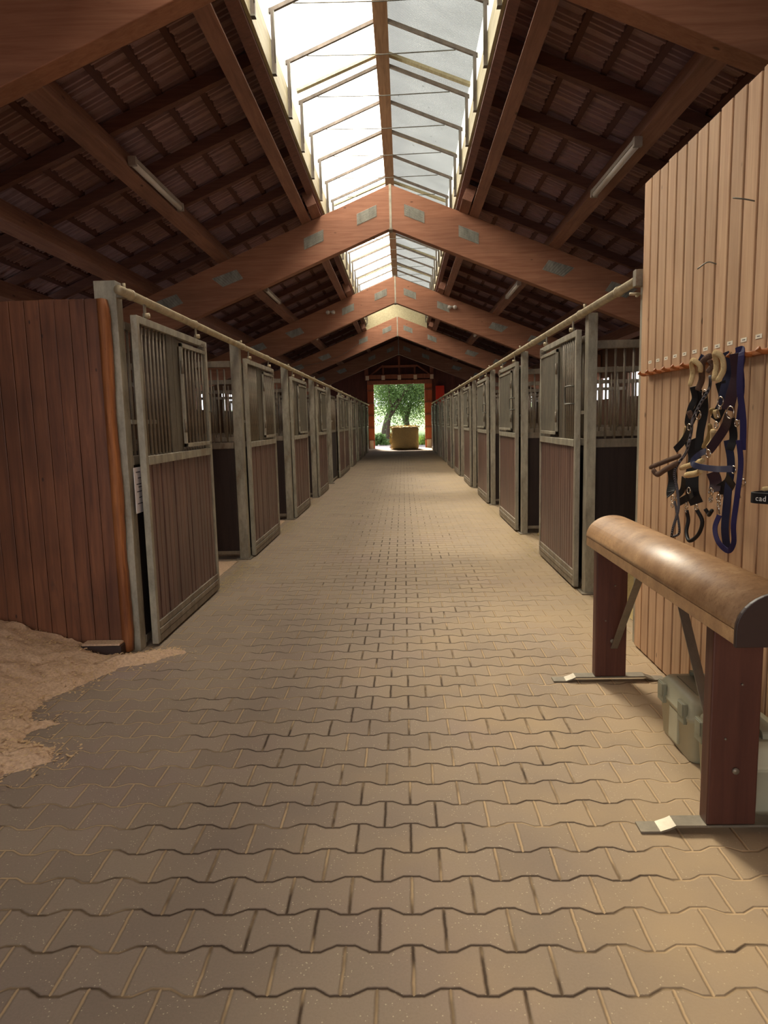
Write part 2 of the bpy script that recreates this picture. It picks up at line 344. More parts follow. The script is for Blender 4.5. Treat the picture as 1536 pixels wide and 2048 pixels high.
# inner wall of boards on the right
b = MB(); y = 4.42; W = 0.1255
b.box(1.520, 1.550, YB, 4.42, 0.0, 2.86, 1)
rs = random.Random(3)
while y > YB + 0.1:
    b.box(1.486 + rs.uniform(-.001, .001), 1.521, y - W + 0.0165, y, 0.012, 2.88 + rs.uniform(-.004, .004), 0); y -= W
b.build('wall_inner', [M['wall_boards'], M['groove']], kind='structure', bevel=0.0035)
def outer_wall(name, x0, x1, zt):
    """boarded outer wall with a row of open lights above the stalls"""
    m = MB(); ys = [YB]; k = 0; za, zb = 1.92, 2.45
    m.box(x0, x1, YB, YG, 0, za); m.box(x0, x1, YB, YG, zb, zt)
    p = YL0 + 0.5; prev = YB
    while p + 1.7 < YG:
        m.box(x0, x1, prev, p, za, zb); m.box(x0, x1, p + 0.82, p + 0.88, za, zb); prev = p + 1.7; p += PER
    m.box(x0, x1, prev, YG, za, zb)
    m.build(name, M['outer'], kind='structure')
outer_wall('wall_left', XWL - 0.1, XWL, 3.3); outer_wall('wall_right', XWR, XWR + 0.1, 3.3)
# wall behind the camera with its wide gateway standing open
MB().prism([(XWL, 0), (-3.6, 0), (-3.6, 3.3), (1.3, 3.3), (1.3, 0), (XWR, 0), (XWR, ztop(XWR) + .3), (RX, RTOP + .5), (XWL, ztop(XWL) + .3)], YB - 0.1, YB).build('wall_back', M['gable'], kind='structure')
MB().box(-16, 14, YB - 22, YB - .1, -.14, -.02).build('trim_7', M['gravel'], kind='structure')
# far gable
g = MB()
g.prism([(XWL, 0), (-1.93, 0), (-1.93, 3.72), (1.63, 3.72), (1.63, 0), (XWR, 0), (XWR, ztop(XWR) + .3), (RX, RTOP + .5), (XWL, ztop(XWL) + .3)], YG, YG + 0.12)
g.build('wall_far', M['gable'], kind='structure')
# roof: rough rafters carry battens and tiles
def roof(sg, name):
    x_in = (-1.24 if sg < 0 else 0.915); m = MB(); L0 = abs(x_in - RX); L1 = 5.75
    def P(d, y, h): # d = horizontal distance from ridge line, h = height above the purlin top plane
        return (RX + sg * d, y, RTOP - SLOPE * d + 0.30 + h)
    def rows(L0, L1, y0, y1):
        course = 0.335; d = L0; k = 0; py = 0.078
        n = int((y1 - y0) / py)
        while d < L1:
            e = min(d + course + 0.03, L1 + .2); vs = []; fs = []
            prof = [(0, 0), (0.25, 0.0), (0.42, -0.036), (0.70, -0.036), (0.86, 0.0)]
            for i in range(n):
                for (t, h) in prof:
                    yy = y0 + (i + t) * py + (k % 2) * 0.1
                    if (i % 4) == 3: h *= 0.15
                    vs.append(P(d, yy, 0.20 + h)); vs.append(P(e, yy, 0.175 + h))
            for i in range(len(vs) // 2 - 1): fs.append((2 * i, 2 * i + 1, 2 * i + 3, 2 * i + 2))
            m.add(vs, fs, 0)
            m.obox(P(d + 0.02, y0, 0.125), (0.055 * sg, 0, -0.055 * SLOPE), (0, y1 - y0, 0), (0, 0, 0.05), 1)
            d += course; k += 1
    rows(L0, L1, YB, FY[3] + 0.1); rows(0.02, L0, YB, YSK); rows(0.02, L1, FY[3] + 0.1, YG + .3)
    # boards shutting the sky out above the tiles
    m.obox(P(L0, YB, 0.26), (sg * (L1 - L0), 0, -SLOPE * (L1 - L0)), (0, FY[3] + .1 - YB, 0), (0, 0, 0.03), 1)
    m.obox(P(0, FY[3] + .1, 0.26), (sg * L1, 0, -SLOPE * L1), (0, YG + .4 - FY[3], 0), (0, 0, 0.03), 1)
    m.obox(P(0, YB, 0.26), (sg * L0, 0, -SLOPE * L0), (0, YSK - YB, 0), (0, 0, 0.03), 1)
    m.build(name, [M['tile'], M['batten']], kind='structure')
roof(-1, 'ceiling'); roof(1, 'ceiling')
# closing board at the near end of the roof light
MB().prism([(-1.24, 4.70), (0.915, 4.72), (0.915, 5.5), (RX, 5.98), (-1.24, 5.5)], YSK, YSK + 0.03).build('trim_1', M['batten'], kind='structure')
MB().prism([(-1.24, 4.70), (0.915, 4.72), (0.915, 5.5), (RX, 5.98), (-1.24, 5.5)], FY[3] + 0.02, FY[3] + 0.05).build('trim_2', M['curb'], kind='structure')
Y0S, Y1S = YSK + 0.03, FY[3] + 0.02
MB().box(-1.245, -1.212, Y0S, Y1S, 4.90, 5.22).build('trim_3', M['curb'], kind='structure')
MB().box(0.892, 0.925, Y0S, Y1S, 4.91, 5.22).build('trim_4', M['curb'], kind='structure')
MB().obox((-1.245, Y0S, 4.86), (-0.10, 0, -0.04), (0, Y1S - Y0S, 0), (0, 0, 0.03)).build('trim_5', M['rafter'], kind='structure')
MB().obox((0.925, Y0S, 4.87), (0.09, 0, -0.036), (0, Y1S - Y0S, 0), (0, 0, 0.03)).build('trim_6', M['rafter'], kind='structure')
# roof-light sheets, three to a bay on either slope
wi = 1; xe = (-1.23, 0.91); zr, ze, xr = 5.99, 5.58, -0.16
for bay in range(-1, 3):
    for k in range(3):
        fb = FY[0] - 6.829 if bay < 0 else FY[bay]
        a = max(YSK + 0.03, fb + 0.13 + k * 2.276); e = min(fb + 0.13 + (k + 1) * 2.276, Y1S)
        if e - a < .1: continue
        for sg, xx, mt in ((-1, xe[0], 'pane_left'), (1, xe[1], 'pane_right')):
            m = MB(); m.obox((xr, a, zr), (xx - xr, 0, ze - zr), (0, e - a - 0.01, 0), (0, 0, 0.016), 0)
            m.box(xx - 0.008, xx + 0.008, a, e - 0.01, 5.222, ze, 1)
            m.build('window_%d' % wi, [M[mt], M['pane_side']], kind='structure'); wi += 1

# ============================================================ ROOF TIMBER
bm_ = MB(); bm_.box(xr - 0.08, xr + 0.08, Y0S, Y1S, 5.835, 5.97)
tag(bm_.build('ridge_beam', M['ridge'], bevel=0.004), 'long brown ridge timber running down the middle of the skylight', 'beam')
gi = 0
for bay in range(3):
    for k in range(1, 4):
        yy = FY[bay] + 0.13 + k * 2.276 - 0.05
        if yy > Y1S: continue
        r = thing('glazing_bar', '%s pale cream glazing bar across the skylight beyond the nearest roof frame' % ORD[gi], 'glazing bar', (xr, yy, 5.9), 'cream glazing bars of the skylight')
        for sg, xx in ((-1, xe[0]), (1, xe[1])):
            MB().obox((0, 0, 0.05), (xx - xr, 0, ze - zr), (0, 0.075, 0), (0, 0, 0.035)).build('sloping_bar', M['curb'], r)
        gi += 1
names = ['nearest', 'second', 'third', 'fourth', 'fifth']
proto = None
for i, fy in enumerate(FY):
    lab = ['huge laminated timber roof frame crossing overhead at the top corners, nearest the camera',
           'large laminated timber roof frame with bright nail plates across the middle of the long skylight',
           'laminated timber roof frame, next one beyond the large frame under the skylight',
           'laminated timber roof frame where the skylight ends, third from the gable',
           'laminated timber roof frame closest to the far gable above the open door'][i]
    if proto is None:
        r = proto = thing('roof_frame', lab, 'roof frame', (RX, fy, 0), 'laminated timber roof frames')
        for sg in (-1, 1):
            L = 5.2
            pts = [(0.002 * sg, SOFF), (sg * L, SOFF - SLOPE * L), (sg * L, RTOP - SLOPE * L), (0.002 * sg, RTOP)]
            MB().prism(pts, 0, FT).build('frame_arm', M['glulam'], r, 0.006)
        MB().box(-0.018, 0.018, -0.008, 0, SOFF, RTOP).build('ridge_strip', M['galv'], r)
        MB().box(-0.03, 0.03, -0.01, FT + .01, SOFF - 0.02, SOFF + 0.004).build('ridge_shoe', M['galv_dark'], r)
        for sg in (-1, 1):
            for (x, z, kind) in ((0.37, 4.685, 0), (1.21, 4.345, 0), (2.60, 3.80, 1), (3.58, 3.45, 1)):
                m = MB(); x_ = sg * x
                if kind == 0: pts = [(x_ - .155, z - .085 + sg * .063), (x_ + .155, z - .085 - sg * .063), (x_ + .155, z + .085 - sg * .063), (x_ - .155, z + .085 + sg * .063)]
                else: pts = [(x_ - sg * .15, z + .13), (x_ - sg * .25, z - .01 + 0.0), (x_ + sg * .08, z - .13), (x_ + sg * .25, z - .0)]
                m.prism(pts, -0.007, 0.0)
                for q in range(9):     # pressed rows of the plate
                    t = (q + .5) / 9; a = Vector((*pts[0], 0)).lerp(Vector((*pts[3], 0)), t); c_ = Vector((*pts[1], 0)).lerp(Vector((*pts[2], 0)), t)
                    m.add([(a.x, -.0075, a.y - .004), (c_.x, -.0075, c_.y - .004), (c_.x, -.014, c_.y), (a.x, -.014, a.y), (a.x, -.0075, a.y + .004), (c_.x, -.0075, c_.y + .004)], [(0, 1, 2, 3), (3, 2, 5, 4)])
                m.build('nail_plate', M['nail_plate'], r)
    else: dup(proto, (RX, fy, 0), lab)
# purlins lie on the frames, square to the roof slope
def purlin_mesh(sg, dout, w_, h_, L, extra=None):
    m = MB(); c = math.cos(math.atan(SLOPE)); s_ = math.sin(math.atan(SLOPE))
    p = (sg * dout, 0, RTOP - SLOPE * dout)
    ax = Vector((-sg * c, 0, s_)) * w_; az = Vector((sg * s_, 0, c)) * h_
    m.obox(p, ax, (0, L, 0), az); return m
for sg, side in ((-1, 'left'), (1, 'right')):
    for pi, (dout, w_) in enumerate(((1.385 if sg < 0 else 1.36, .15), (2.73 if sg < 0 else 2.60, .17), (3.96, .17), (5.0, .15))):
        for bay in range(-1, 5):
            y0 = FY[bay] + FT / 2 if bay >= 0 else YB; y1 = FY[bay + 1] + FT / 2 if bay < 4 else YG
            if bay == 4: y0, y1 = FY[4] + FT / 2, YG
            where = ['upper', 'middle', 'lower', 'lowest'][pi]
            bn = 'before the nearest frame' if bay < 0 else ('between last frame and gable' if bay == 4 else 'in the %s bay beyond the nearest frame' % ORD[bay])
            o = purlin_mesh(sg, dout, w_, 0.26, y1 - y0 - 0.004).build('purlin', M['purlin'], None, 0.004)
            o.location = (RX, y0, 0)
            tag(o, '%s timber purlin of the %s roof slope, %s' % (where, side, bn), 'purlin', 'purlins on the %s roof slope' % side)
# packing blocks where the upper purlins meet the frames
for i in range(1, 4):
    for sg, side in ((-1, 'left'), (1, 'right')):
        d = 1.02; m = MB(); c = math.cos(math.atan(SLOPE)); s_ = math.sin(math.atan(SLOPE))
        m.obox((sg * (1.22 if sg < 0 else 1.20), 0, RTOP - SLOPE * 1.21), Vector((-sg * c, 0, s_)) * .15, (0, 0.75, 0), Vector((sg * s_, 0, c)) * .22)
        o = m.build('timber_block', M['purlin'], None, 0.004); o.location = (RX, FY[i] - 0.62, 0)
        tag(o, 'short timber block beside the upper purlin at the %s roof frame, %s side' % (ORD[i], side), 'timber block', 'packing blocks at the roof frames')
        if i < 4:
            m = MB(); m.obox((sg * (2.56 if sg < 0 else 2.42), 0, RTOP - SLOPE * 2.49), Vector((sg * c, 0, -s_)) * -.12, (0, 0.5, 0), Vector((sg * s_, 0, c)) * .2)
# rough rafters
ri = 0
protoR = None
Lr = 5.6
y = 5.93 - 1.138 * 7
while y < YG - .1:
    for sg, side in ((-1, 'left'), (1, 'right')):
        inside = y < FY[3]
        d0 = (1.10 if sg < 0 else 1.045) if inside else 0.02
        m = MB(); m.obox((sg * d0, 0, RTOP - SLOPE * d0 + 0.285), (sg * (Lr - d0), 0, -SLOPE * (Lr - d0)), (0, 0.085, 0), (0, 0, 0.125))
        if y > 4.4 or y > 3:
            o = m.build('rafter', M['rafter']); o.location = (RX, y, 0)
            k = int(round((y - 5.93) / 1.138)) + 2
            tag(o, 'rough timber rafter under the tiles, number %d of the row up the %s slope' % (k, side) if k >= len(ORD) else
                '%s rough timber rafter under the tiles on the %s slope' % (ORD[max(k, 0)], side), 'rafter', 'rough rafters on the %s slope' % side)
    y += 1.138
# steel hoops of the roof light
hp = None; k = 0; y = 11.15 - 0.9755 * 9
while y < Y1S - 0.1:
    lab = '%s thin steel hoop under the skylight sheets, counted from the nearest' % ORD[k]
    if hp is None:
        hp = thing('skylight_hoop', lab, 'steel hoop', (0, y, 0), 'steel hoops of the skylight'); r = hp
        for sg, xl in ((-1, -1.189), (1, 0.87)):
            MB().box(xl - .018, xl + .018, -.018, .018, 4.90, 5.47).build('leg', M['hoop'], r)
            MB().box(xl - .02, xl + .02, -.03, .03, 4.893, 4.905).build('foot_plate', M['steel'], r)
            MB().tube([(xl - sg * .02, -.05, 4.98), (xl - sg * .02, -.05, 5.45)], .006, 6).build('window_rod', M['steel'], r)
            t = MB(); t.obox((xr + sg * .07, -.014, 5.845), (xl + sg * .09 - xr - sg * .07, 0, -(5.845 - 5.43)), (0, .036, 0), (0, 0, .04)); t.build('rafter_bar', M['hoop'], r)
        MB().tube([(-0.985, 0, 5.535), (xr, 0, 5.52), (0.66, 0, 5.535)], .006, 6).build('tie_rod', M['steel'], r)
    else: dup(hp, (0, y, 0), lab)
    y += 0.9755; k += 1
# tube lamps on the inner faces of the middle purlins
lp = None
for bay in range(0, 4):
    for sg, xx, zz, ya in ((-1, -2.675, 4.165, 7.30), (1, 2.30, 4.10, 7.09)):
        lab = 'long tube lamp fixed to the %s middle purlin, %s' % ('left' if sg < 0 else 'right', ['in the bay nearest the camera', 'beyond the large roof frame', 'in the third bay', 'in the last bay before the gable'][bay])
        loc = (xx, ya + 6.829 * bay, zz)
        if lp is None:
            lp = thing('tube_lamp', lab, 'lamp', loc, 'tube lamps under the roof'); r = lp
            MB().box(-.035, .035, 0, 1.5, -.01, .035).build('housing', M['lamp_body'], r, 0.005)
            MB().tube([(0, .02, -.025), (0, 1.48, -.025)], .032, 12).build('diffuser', M['lamp_glass'], r)
            MB().box(-.04, .04, -.03, .02, -.05, .04).build('end_cap', M['lamp_body'], r, 0.004)
            MB().box(-.04, .04, 1.48, 1.53, -.05, .04).build('end_cap', M['lamp_body'], r, 0.004)
        else: dup(lp, loc, lab)
for i, (x, y, z) in enumerate(((-1.78, FY[2] - .06, 4.30), (1.30, FY[2] - .06, 4.34))):
    r = thing('floodlight', 'pair of small white spot lamps high on a roof frame, %s of the skylight' % ('left' if i == 0 else 'right'), 'spot lamp', (x, y, z), 'spot lamps on the third roof frame')
    for q in (-.07, .07):
        MB().tube([(q, .05, -.01), (q, -.02, -.02), (q, -.05, -.04)], [.02, .045, .05], 12).build('lamp_head', M['lamp_glass'], r)
    MB().box(-.09, .09, .045, .06, -.02, .02).build('bracket', M['galv'], r)
# smooth cable strung across the far bay
MB().tube(sm([(-4.6, FY[3] - 1.6, 3.2), (-2.4, FY[3] - 1.6, 3.55), (RX - 1.2, FY[3] - 1.6, 4.1)], 8), .006, 5).build('cable', M['steel'])
tag(bpy.data.objects['cable'], 'thin cable sagging below the left slope in front of the third frame', 'cable')

# ============================================================ FAR GABLE
def struct_box(name, label, cat, bxs, mat, group=None):
    m = MB()
    for q in bxs: m.box(*q)
    o = m.build(name, M[mat]); tag(o, label, cat, group); return o
struct_box('door_header', 'reddish timber header over the open far door', 'beam', [(-1.925, 1.625, YG - .12, YG + .11, 3.505, 3.715)], 'truss')
for sg, xa, xb in ((-1, -1.93, -1.58), (1, 1.22, 1.63)):
    r = thing('door_jamb', 'orange-red timber jamb on the %s of the open far door' % ('left' if sg < 0 else 'right'), 'door jamb', ((xa + xb) / 2, YG, 0), 'jambs of the far door')
    h = (xb - xa) / 2
    MB().box(-h, h, -.06, .12, 0, 3.5).build('post', M['jamb'], r, .004)
    for q in range(5):
        MB().box(-h - .01, h + .01, -.10, -.06, .42 + q * .68, .50 + q * .68).build('crosspiece', M['truss'], r)
    MB().box(-h * .6 * 1, h * .6, -.12, -.06, 0, .45).build('foot_board', M['block'], r)
struct_box('gable_tie', 'horizontal truss tie high in the dark far gable', 'beam', [(-1.1, .8, YG - .14, YG - .02, 4.40, 4.52)], 'truss')
struct_box('gable_beam', 'long beam above the header carrying pale blocks', 'beam', [(-1.95, 1.65, YG - .2, YG - .04, 3.80, 4.02)], 'truss')
for i, x in enumerate((-1.03, -.15, .70)):
    struct_box('gable_post', 'truss post of the far gable, %s' % ['left', 'middle', 'right'][i], 'post', [(x - .05, x + .05, YG - .13, YG - .03, 4.02, 4.40 if i != 1 else 5.0)], 'truss', 'truss posts')
for i, x in enumerate((-1.9, -1.03, -.15, .72, 1.62)):
    struct_box('pale_block', 'pale block on the beam over the far door, %s from the left' % ORD[i], 'block', [(x - .09, x + .09, YG - .30, YG - .2, 3.74, 3.97)], 'block', 'pale blocks above the door')
for sg, side in ((-1, 'left'), (1, 'right')):
    m = MB(); m.obox((-.12 + sg * .92, YG - .13, 4.46), (sg * .85, 0, -.62), (0, .1, 0), (0, 0, .1))
    tag(m.build('gable_brace', M['truss']), 'slanting brace of the far gable truss, %s side' % side, 'brace', 'gable braces')
    x = -1.95 if sg < 0 else 1.62
    struct_box('gable_column', 'dark upright column %s of the far door rising to the roof' % side, 'column', [(x - .1, x + .1, YG - .16, YG - .0, 3.74, 4.75)], 'truss', 'gable columns')
tag(MB().box(1.83, 2.3, YG - .15, YG - .004, 2.25, 3.36).build('fire_box', M['red'], None, .01), 'bright red box on the far wall right of the door', 'box')

# ============================================================ STALL FRONTS
ZR = 2.345
def door_proto(sg, style, label, loc):
    """sg = side of the stall behind the door (-1 left row, +1 right row); local x=0 is the aisle face"""
    r = thing('stall_door', label, 'stall door', loc)
    B = sg * 0.045; x0, x1 = min(0, B), max(0, B); W_ = 1.6 if sg < 0 else 1.55; T = 2.22
    g, gd = M['galv'], M['galv_dark']
    for ya in (0, W_ - .045): MB().box(x0, x1, ya, ya + .045, .02, T).build('stile', g, r, .004)
    MB().box(x0, x1, .045, W_ - .045, T - .05, T).build('top_rail', g, r, .003)
    MB().box(x0 - .006 if sg > 0 else x0, x1 if sg > 0 else x1 + .006, .045, W_ - .045, 1.245, 1.305).build('middle_rail', g, r, .003)
    m = MB(); m.box(x0, x1, .045, W_ - .045, .02, .07); m.box(x0 - .004, x1 + .004, .04, W_ - .04, .075, .115); m.box(x0, x1, .045, W_ - .045, .12, .165)
    m.build('bottom_rail', gd, r, .003)
    m = MB(); rr = random.Random(5 if sg < 0 else 9); y = .047; bc = sg * .022
    while y < W_ - .06:
        bw = .088; gap = rr.choice((.007, .010, .017, .008, .013)); e = min(y + bw - gap, W_ - .046)
        m.box(bc - .012, bc + .012 + rr.uniform(-.003, .003), y, e, .165, 1.245); y += bw
    m.build('board_panel', M['door_boards'], r, .003)
    MB().box(sg * .036, sg * .042, .05, W_ - .05, .165, 1.245).build('backing_sheet', M['black'], r)
    bx = sg * .024
    def bar(y, z0, z1, par, nm, x=bx, rad=.0095):
        o = MB().tube([(x, 0, z0), (x, 0, z1)], rad, 8).build(nm, gd, par); o.location = (0, y, 0); return o
    def bars(ys, z0, z1, par, nm, x=bx):
        first = None
        for y in ys:
            if first is None: first = bar(y, z0, z1, par, nm, x)
            else:
                c = first.copy(); COL.objects.link(c); c.location = (0, y, 0)
    if style in ('open', 'solid'):
        bars([.045 + .072 * (i + 1) for i in range(7 if style == 'open' else 3)], 1.305, T - .05, r, 'bar')
    ps = .60 if style == 'open' else .34
    if sg > 0: ps = .46 if style == 'open' else .08
    for q in range(2):
        MB().box(bx - .006, bx + .006, ps + q * .125, ps + q * .125 + .118, 1.305, T - .05).build('flat_plate', M['plate'], r)
    h0 = ps + .25; h1 = W_ - .07
    hx = -sg * .012
    hz0, hz1 = 1.335, T - .085
    h = MB(); x_a, x_b = min(hx, hx + sg * .022), max(hx, hx + sg * .022)
    h.box(x_a, x_b, h0, h0 + .03, hz0, hz1); h.box(x_a, x_b, h1 - .03, h1, hz0, hz1); h.box(x_a, x_b, h0, h1, hz0, hz0 + .03); h.box(x_a, x_b, h0, h1, hz1 - .03, hz1)
    ho = h.build('hatch', g, r, .002)
    if style == 'open' and sg < 0:
        k = 6; first = None
        for i in range(k):
            y = h0 + .03 + (h1 - h0 - .06) * (i + 1) / (k + 1)
            if first is None: first = MB().tube([(hx + sg * .011, 0, hz0 + .03), (hx + sg * .011, 0, hz1 - .03)], .0085, 8).build('hatch_bar', gd, ho); first.location = (0, y, 0)
            else: c = first.copy(); COL.objects.link(c); c.location = (0, y, 0)
        bars([h0 + .05 + .07 * i for i in range(int((h1 - h0) / .07))], 1.305, 1.335, r, 'bar')
    else:
        MB().box(hx + sg * .008, hx + sg * .014, h0 + .03, h1 - .03, hz0 + .03, hz1 - .03).build('hatch_sheet', M['plate'], ho)
    for z in (1.50, 1.95): MB().tube([(hx, h0 - .008, z - .05), (hx, h0 - .008, z + .05)], .011, 8).build('hinge', gd, r)
    # latch on top, handle on the free stile
    m = MB(); m.box(min(-sg * .02, 0), max(-sg * .02, 0), h1 - .16, h1 - .02, T - .06, T - .045); m.box(-.03, .03, h1 - .10, h1 - .08, T - .09, T - .03)
    m.build('latch', gd, r)
    hy = W_ - .02 if sg < 0 else .05
    if sg < 0: pts = [(0, hy, 1.62), (0, hy + .05, 1.62), (0, hy + .05, 1.78), (0, hy, 1.78)]
    else: pts = [(0, hy, 1.60), (-.05, hy + .22, 1.60), (-.05, hy + .22, 1.76), (0, hy, 1.76)]
    if sg > 0: pts = [(0, hy, 1.61), (-.035, hy + .02, 1.61), (-.035, hy + .19, 1.61), (-.035, hy + .20, 1.62), (-.035, hy + .20, 1.75), (-.035, hy + .19, 1.76), (-.035, hy + .02, 1.76), (0, hy, 1.76)]
    MB().tube(pts, .007, 8).build('handle', M['steel'], r)
    # roller hangers
    for y in (.22, W_ - .22):
        m = MB(); m.box(bx - .004, bx + .004, y - .02, y + .02, T, ZR - .02); o = m.build('hanger', gd, r)
        MB().tube([(bx - sg * .03, y, T + .025), (bx + sg * .012, y, T + .025)], .018, 10).build('roller_nut', M['rail'], o)
    return r
def row(sg, X, Y0, n, side):
    protos = {}
    for k in range(n):
        yp = Y0 + PER * k
        # post
        m = MB(); Xp = X + sg * .053
        lab = '%s galvanised post of the %s stall row, counted from the near end' % (ORD[k], side)
        xa, xb = (Xp - .10, Xp) if sg < 0 else (Xp, Xp + .078)
        yq = yp + (.07 if sg < 0 else 0)
        if sg < 0 and k == 0:
            r = thing('stall_post', lab, 'post', (0, yq, 0), 'posts of the %s stall row' % side)
            MB().box(-1.935, -1.795, -.04, .06, 0, 2.42).build('column', M['galv'], r, .004)
            MB().box(-1.80, -1.745, -.03, .03, ZR - .03, ZR + .03).build('rail_bracket', M['galv_dark'], r, .003)
            MB().tube([(-1.755, 0, ZR + .02), (-1.755, 0, ZR + .062)], .012, 8).build('bracket_bolt', M['rail'], r)
        elif 'post' not in protos:
            r = protos['post'] = thing('stall_post', lab, 'post', (0, yq, 0), 'posts of the %s stall row' % side)
            MB().box(xa, xb, -.05, .05, 0, 2.40 if sg < 0 else 2.33).build('column', M['galv'], r, .004)
            MB().box(min(X - .05 * -sg * 0, X + sg * .2) if False else xa - .03, xb + .03, -.09, .09, 0, .012).build('foot_plate', M['galv_dark'], r)
            b0 = X + sg * .035
            m = MB(); m.box(min(b0, Xp), max(b0, Xp), -.03, .03, ZR - .03, ZR + .03); m.build('rail_bracket', M['galv_dark'], r, .003)
            MB().tube([(b0, 0, ZR + .02), (b0, 0, ZR + .062)], .012, 8).build('bracket_bolt', M['rail'], r)
        else: dup(protos['post'], (0, yq, 0), lab)
        # sliding door
        style = 'open' if k < (2 if sg < 0 else 1) else 'solid'
        dy = yp + .12 + (.02 if k % 3 == 1 else 0)
        closed = (sg < 0 and k == 4)
        if closed: dy = yp + 1.56
        desc = 'half-barred' if style == 'open' else 'plate-hatched'
        lab = '%s %s sliding stall door of the %s row, counted from the near end' % (ORD[k], desc, side)
        if style not in protos: d = protos[style] = door_proto(sg, style, lab, (X, dy, 0)); d['group'] = 'sliding stall doors of the %s row' % side
        else: dup(protos[style], (X, dy, 0), lab)
        # fixed half front behind the door
        lab = 'fixed half panel behind the %s stall door of the %s row' % (ORD[k], side)
        if 'front' not in protos:
            r = protos['front'] = thing('fixed_stall_panel', lab, 'stall panel', (Xp + sg * .03, yp + (.075 if sg < 0 else .005), 0), 'fixed fronts of the %s row' % side)
            w2 = 1.52; a, e = (-.04, .0) if sg < 0 else (0, .04)
            m = MB(); m.box(a, e, .05, w2, 2.13, 2.18); m.box(a, e, .05, w2, 1.25, 1.31); m.box(a, e, .05, w2, .03, .08); m.box(a, e, w2 - .04, w2, .03, 2.18)
            m.build('front_frame', M['galv_dark'], r, .003)
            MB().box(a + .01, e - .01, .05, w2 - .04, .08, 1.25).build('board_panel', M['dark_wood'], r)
            m = MB(); cx = (a + e) / 2
            for i in range(1, 19): m.tube([(cx, .05 + i * .075, 1.31), (cx, .05 + i * .075, 2.13)], .0095, 6)
            m.build('bar_grille', M['galv_dark'], r)
            MB().box(a - .004, e + .004, .05, .55, 1.52, 1.55).build('cross_bar', M['galv'], r)
        else: dup(protos['front'], (Xp + sg * .03, yp + (.075 if sg < 0 else .005), 0), lab)
        # partition to the next stall
        lab = 'barred partition inside the %s row, standing at the %s post' % (side, ORD[k])
        if k == 0 and sg < 0: continue
        key = 'part'
        if key not in protos:
            r = protos[key] = thing('stall_partition', lab, 'partition', (Xp, yp + .02, 0), 'partitions between the %s stalls' % side)
            Lp = 3.3; f = lambda a, b: (min(sg * a, sg * b), max(sg * a, sg * b))
            m = MB()
            for z0, z1 in (((2.12, 2.185) if sg < 0 else (2.05, 2.115)), (1.24, 1.31), (.06, .10)): m.box(*f(.101 if sg < 0 else .079, Lp), -.025, .025, z0, z1)
            m.build('partition_frame', M['galv_dark'], r, .003)
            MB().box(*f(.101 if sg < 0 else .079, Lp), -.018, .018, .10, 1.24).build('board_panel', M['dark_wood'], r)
            first = None
            for i in range(14):
                if first is None: first = MB().tube([(0, 0, 1.31), (0, 0, 2.10)], .0095, 8).build('bar', M['galv_dark'], r); first.location = (sg * .17, 0, 0)
                else: c = first.copy(); COL.objects.link(c); c.location = (sg * (.17 + .075 * i), 0, 0)
            m = MB()
            for i in range(14, 42): m.tube([(sg * (.17 + .075 * i), 0, 1.31), (sg * (.17 + .075 * i), 0, 2.12)], .0095, 5)
            m.build('bar_grille', M['galv_dark'], r)
        else: dup(protos[key], (Xp, yp + .02, 0), lab)
row(-1, XL, YL0, NL, 'left'); row(1, XR, YR0, NR, 'right')
def rail(X, y0, y1, posts, label):
    r = thing('door_rail', label, 'rail', (X, y0, ZR))
    MB().tube([(0, 0, 0), (0, y1 - y0, 0)], .030, 14).build('rail_tube', M['rail'], r)
    first = None
    for p in posts:
        if first is None: first = MB().tube([(0, -.018, 0), (0, .018, 0)], .036, 14).build('collar', M['rail'], r); first.location = (0, p - y0, 0)
        else: c = first.copy(); COL.objects.link(c); c.location = (0, p - y0, 0)
    return r
rail(XL - .035, 4.36, YL0 + PER * NL + .1, [YL0 + PER * k + d for k in range(NL + 1) for d in (.12, 1.5) if k < NL], 'pale round sliding rail along the top of the left stall row')
rail(XR + .035, 4.46, YR0 + PER * (NR - 1) + 1.7, [YR0 + PER * k + d for k in range(NR) for d in (-.9, .12)], 'pale round sliding rail along the top of the right stall row')
# steel post closing the inner wall, and the bracket that holds the rail there
r = thing('wall_post', 'pale steel post at the end of the pine wall beside the first right opening', 'post', (1.55, 4.47, 0))
MB().box(-.045, .06, -.045, .045, 0, 2.36).build('column', M['galv'], r, .004)
MB().box(-.10, -.045, -.03, .03, 2.29, 2.39).build('rail_bracket', M['galv_dark'], r, .003)
MB().tube([(-.12, .02, 2.25), (-.06, .02, 2.25), (-.05, .10, 2.25)], .009, 8).build('stop_hook', M['rail'], r)

# left end wall of the first stall
m = MB(); x = -1.885; k = 0; rs = random.Random(4)
while x > XWL:
    m.box(x - .0965 + .003, x, 4.40 + rs.uniform(-.002, .002), 4.44, 0.0, 2.305 + rs.uniform(-.003, .003)); x -= .0965
r = thing('stall_end_wall', 'brown board wall closing the near end of the left stall row', 'partition wall', (0, 0, 0))
m.build('boards', M['end_boards'], r, .003)
pts = []
e = MB(); zs = [i * .06 for i in range(39)]; rs = random.Random(11)
prof = [(-.062, 0), (-.06, -.018), (-.03, -.030), (-.006, -.022), (.0, 0), (.0, .03), (-.055, .035)]
vs = []
for i, z in enumerate(zs):
    j = .004 * math.sin(z * 7) + rs.uniform(-.003, .003)
    if z > 2.2: j -= (z - 2.2) * .15
    for (a, c) in prof: vs.append((-1.835 + a + (j if a > -.03 else 0), 4.405 + c, z + .02))
nn = len(prof); fs = [(i * nn + q, i * nn + (q + 1) % nn, (i + 1) * nn + (q + 1) % nn, (i + 1) * nn + q) for i in range(len(zs) - 1) for q in range(nn)]
fs += [tuple(range(nn)), tuple(range((len(zs) - 1) * nn, len(zs) * nn))]
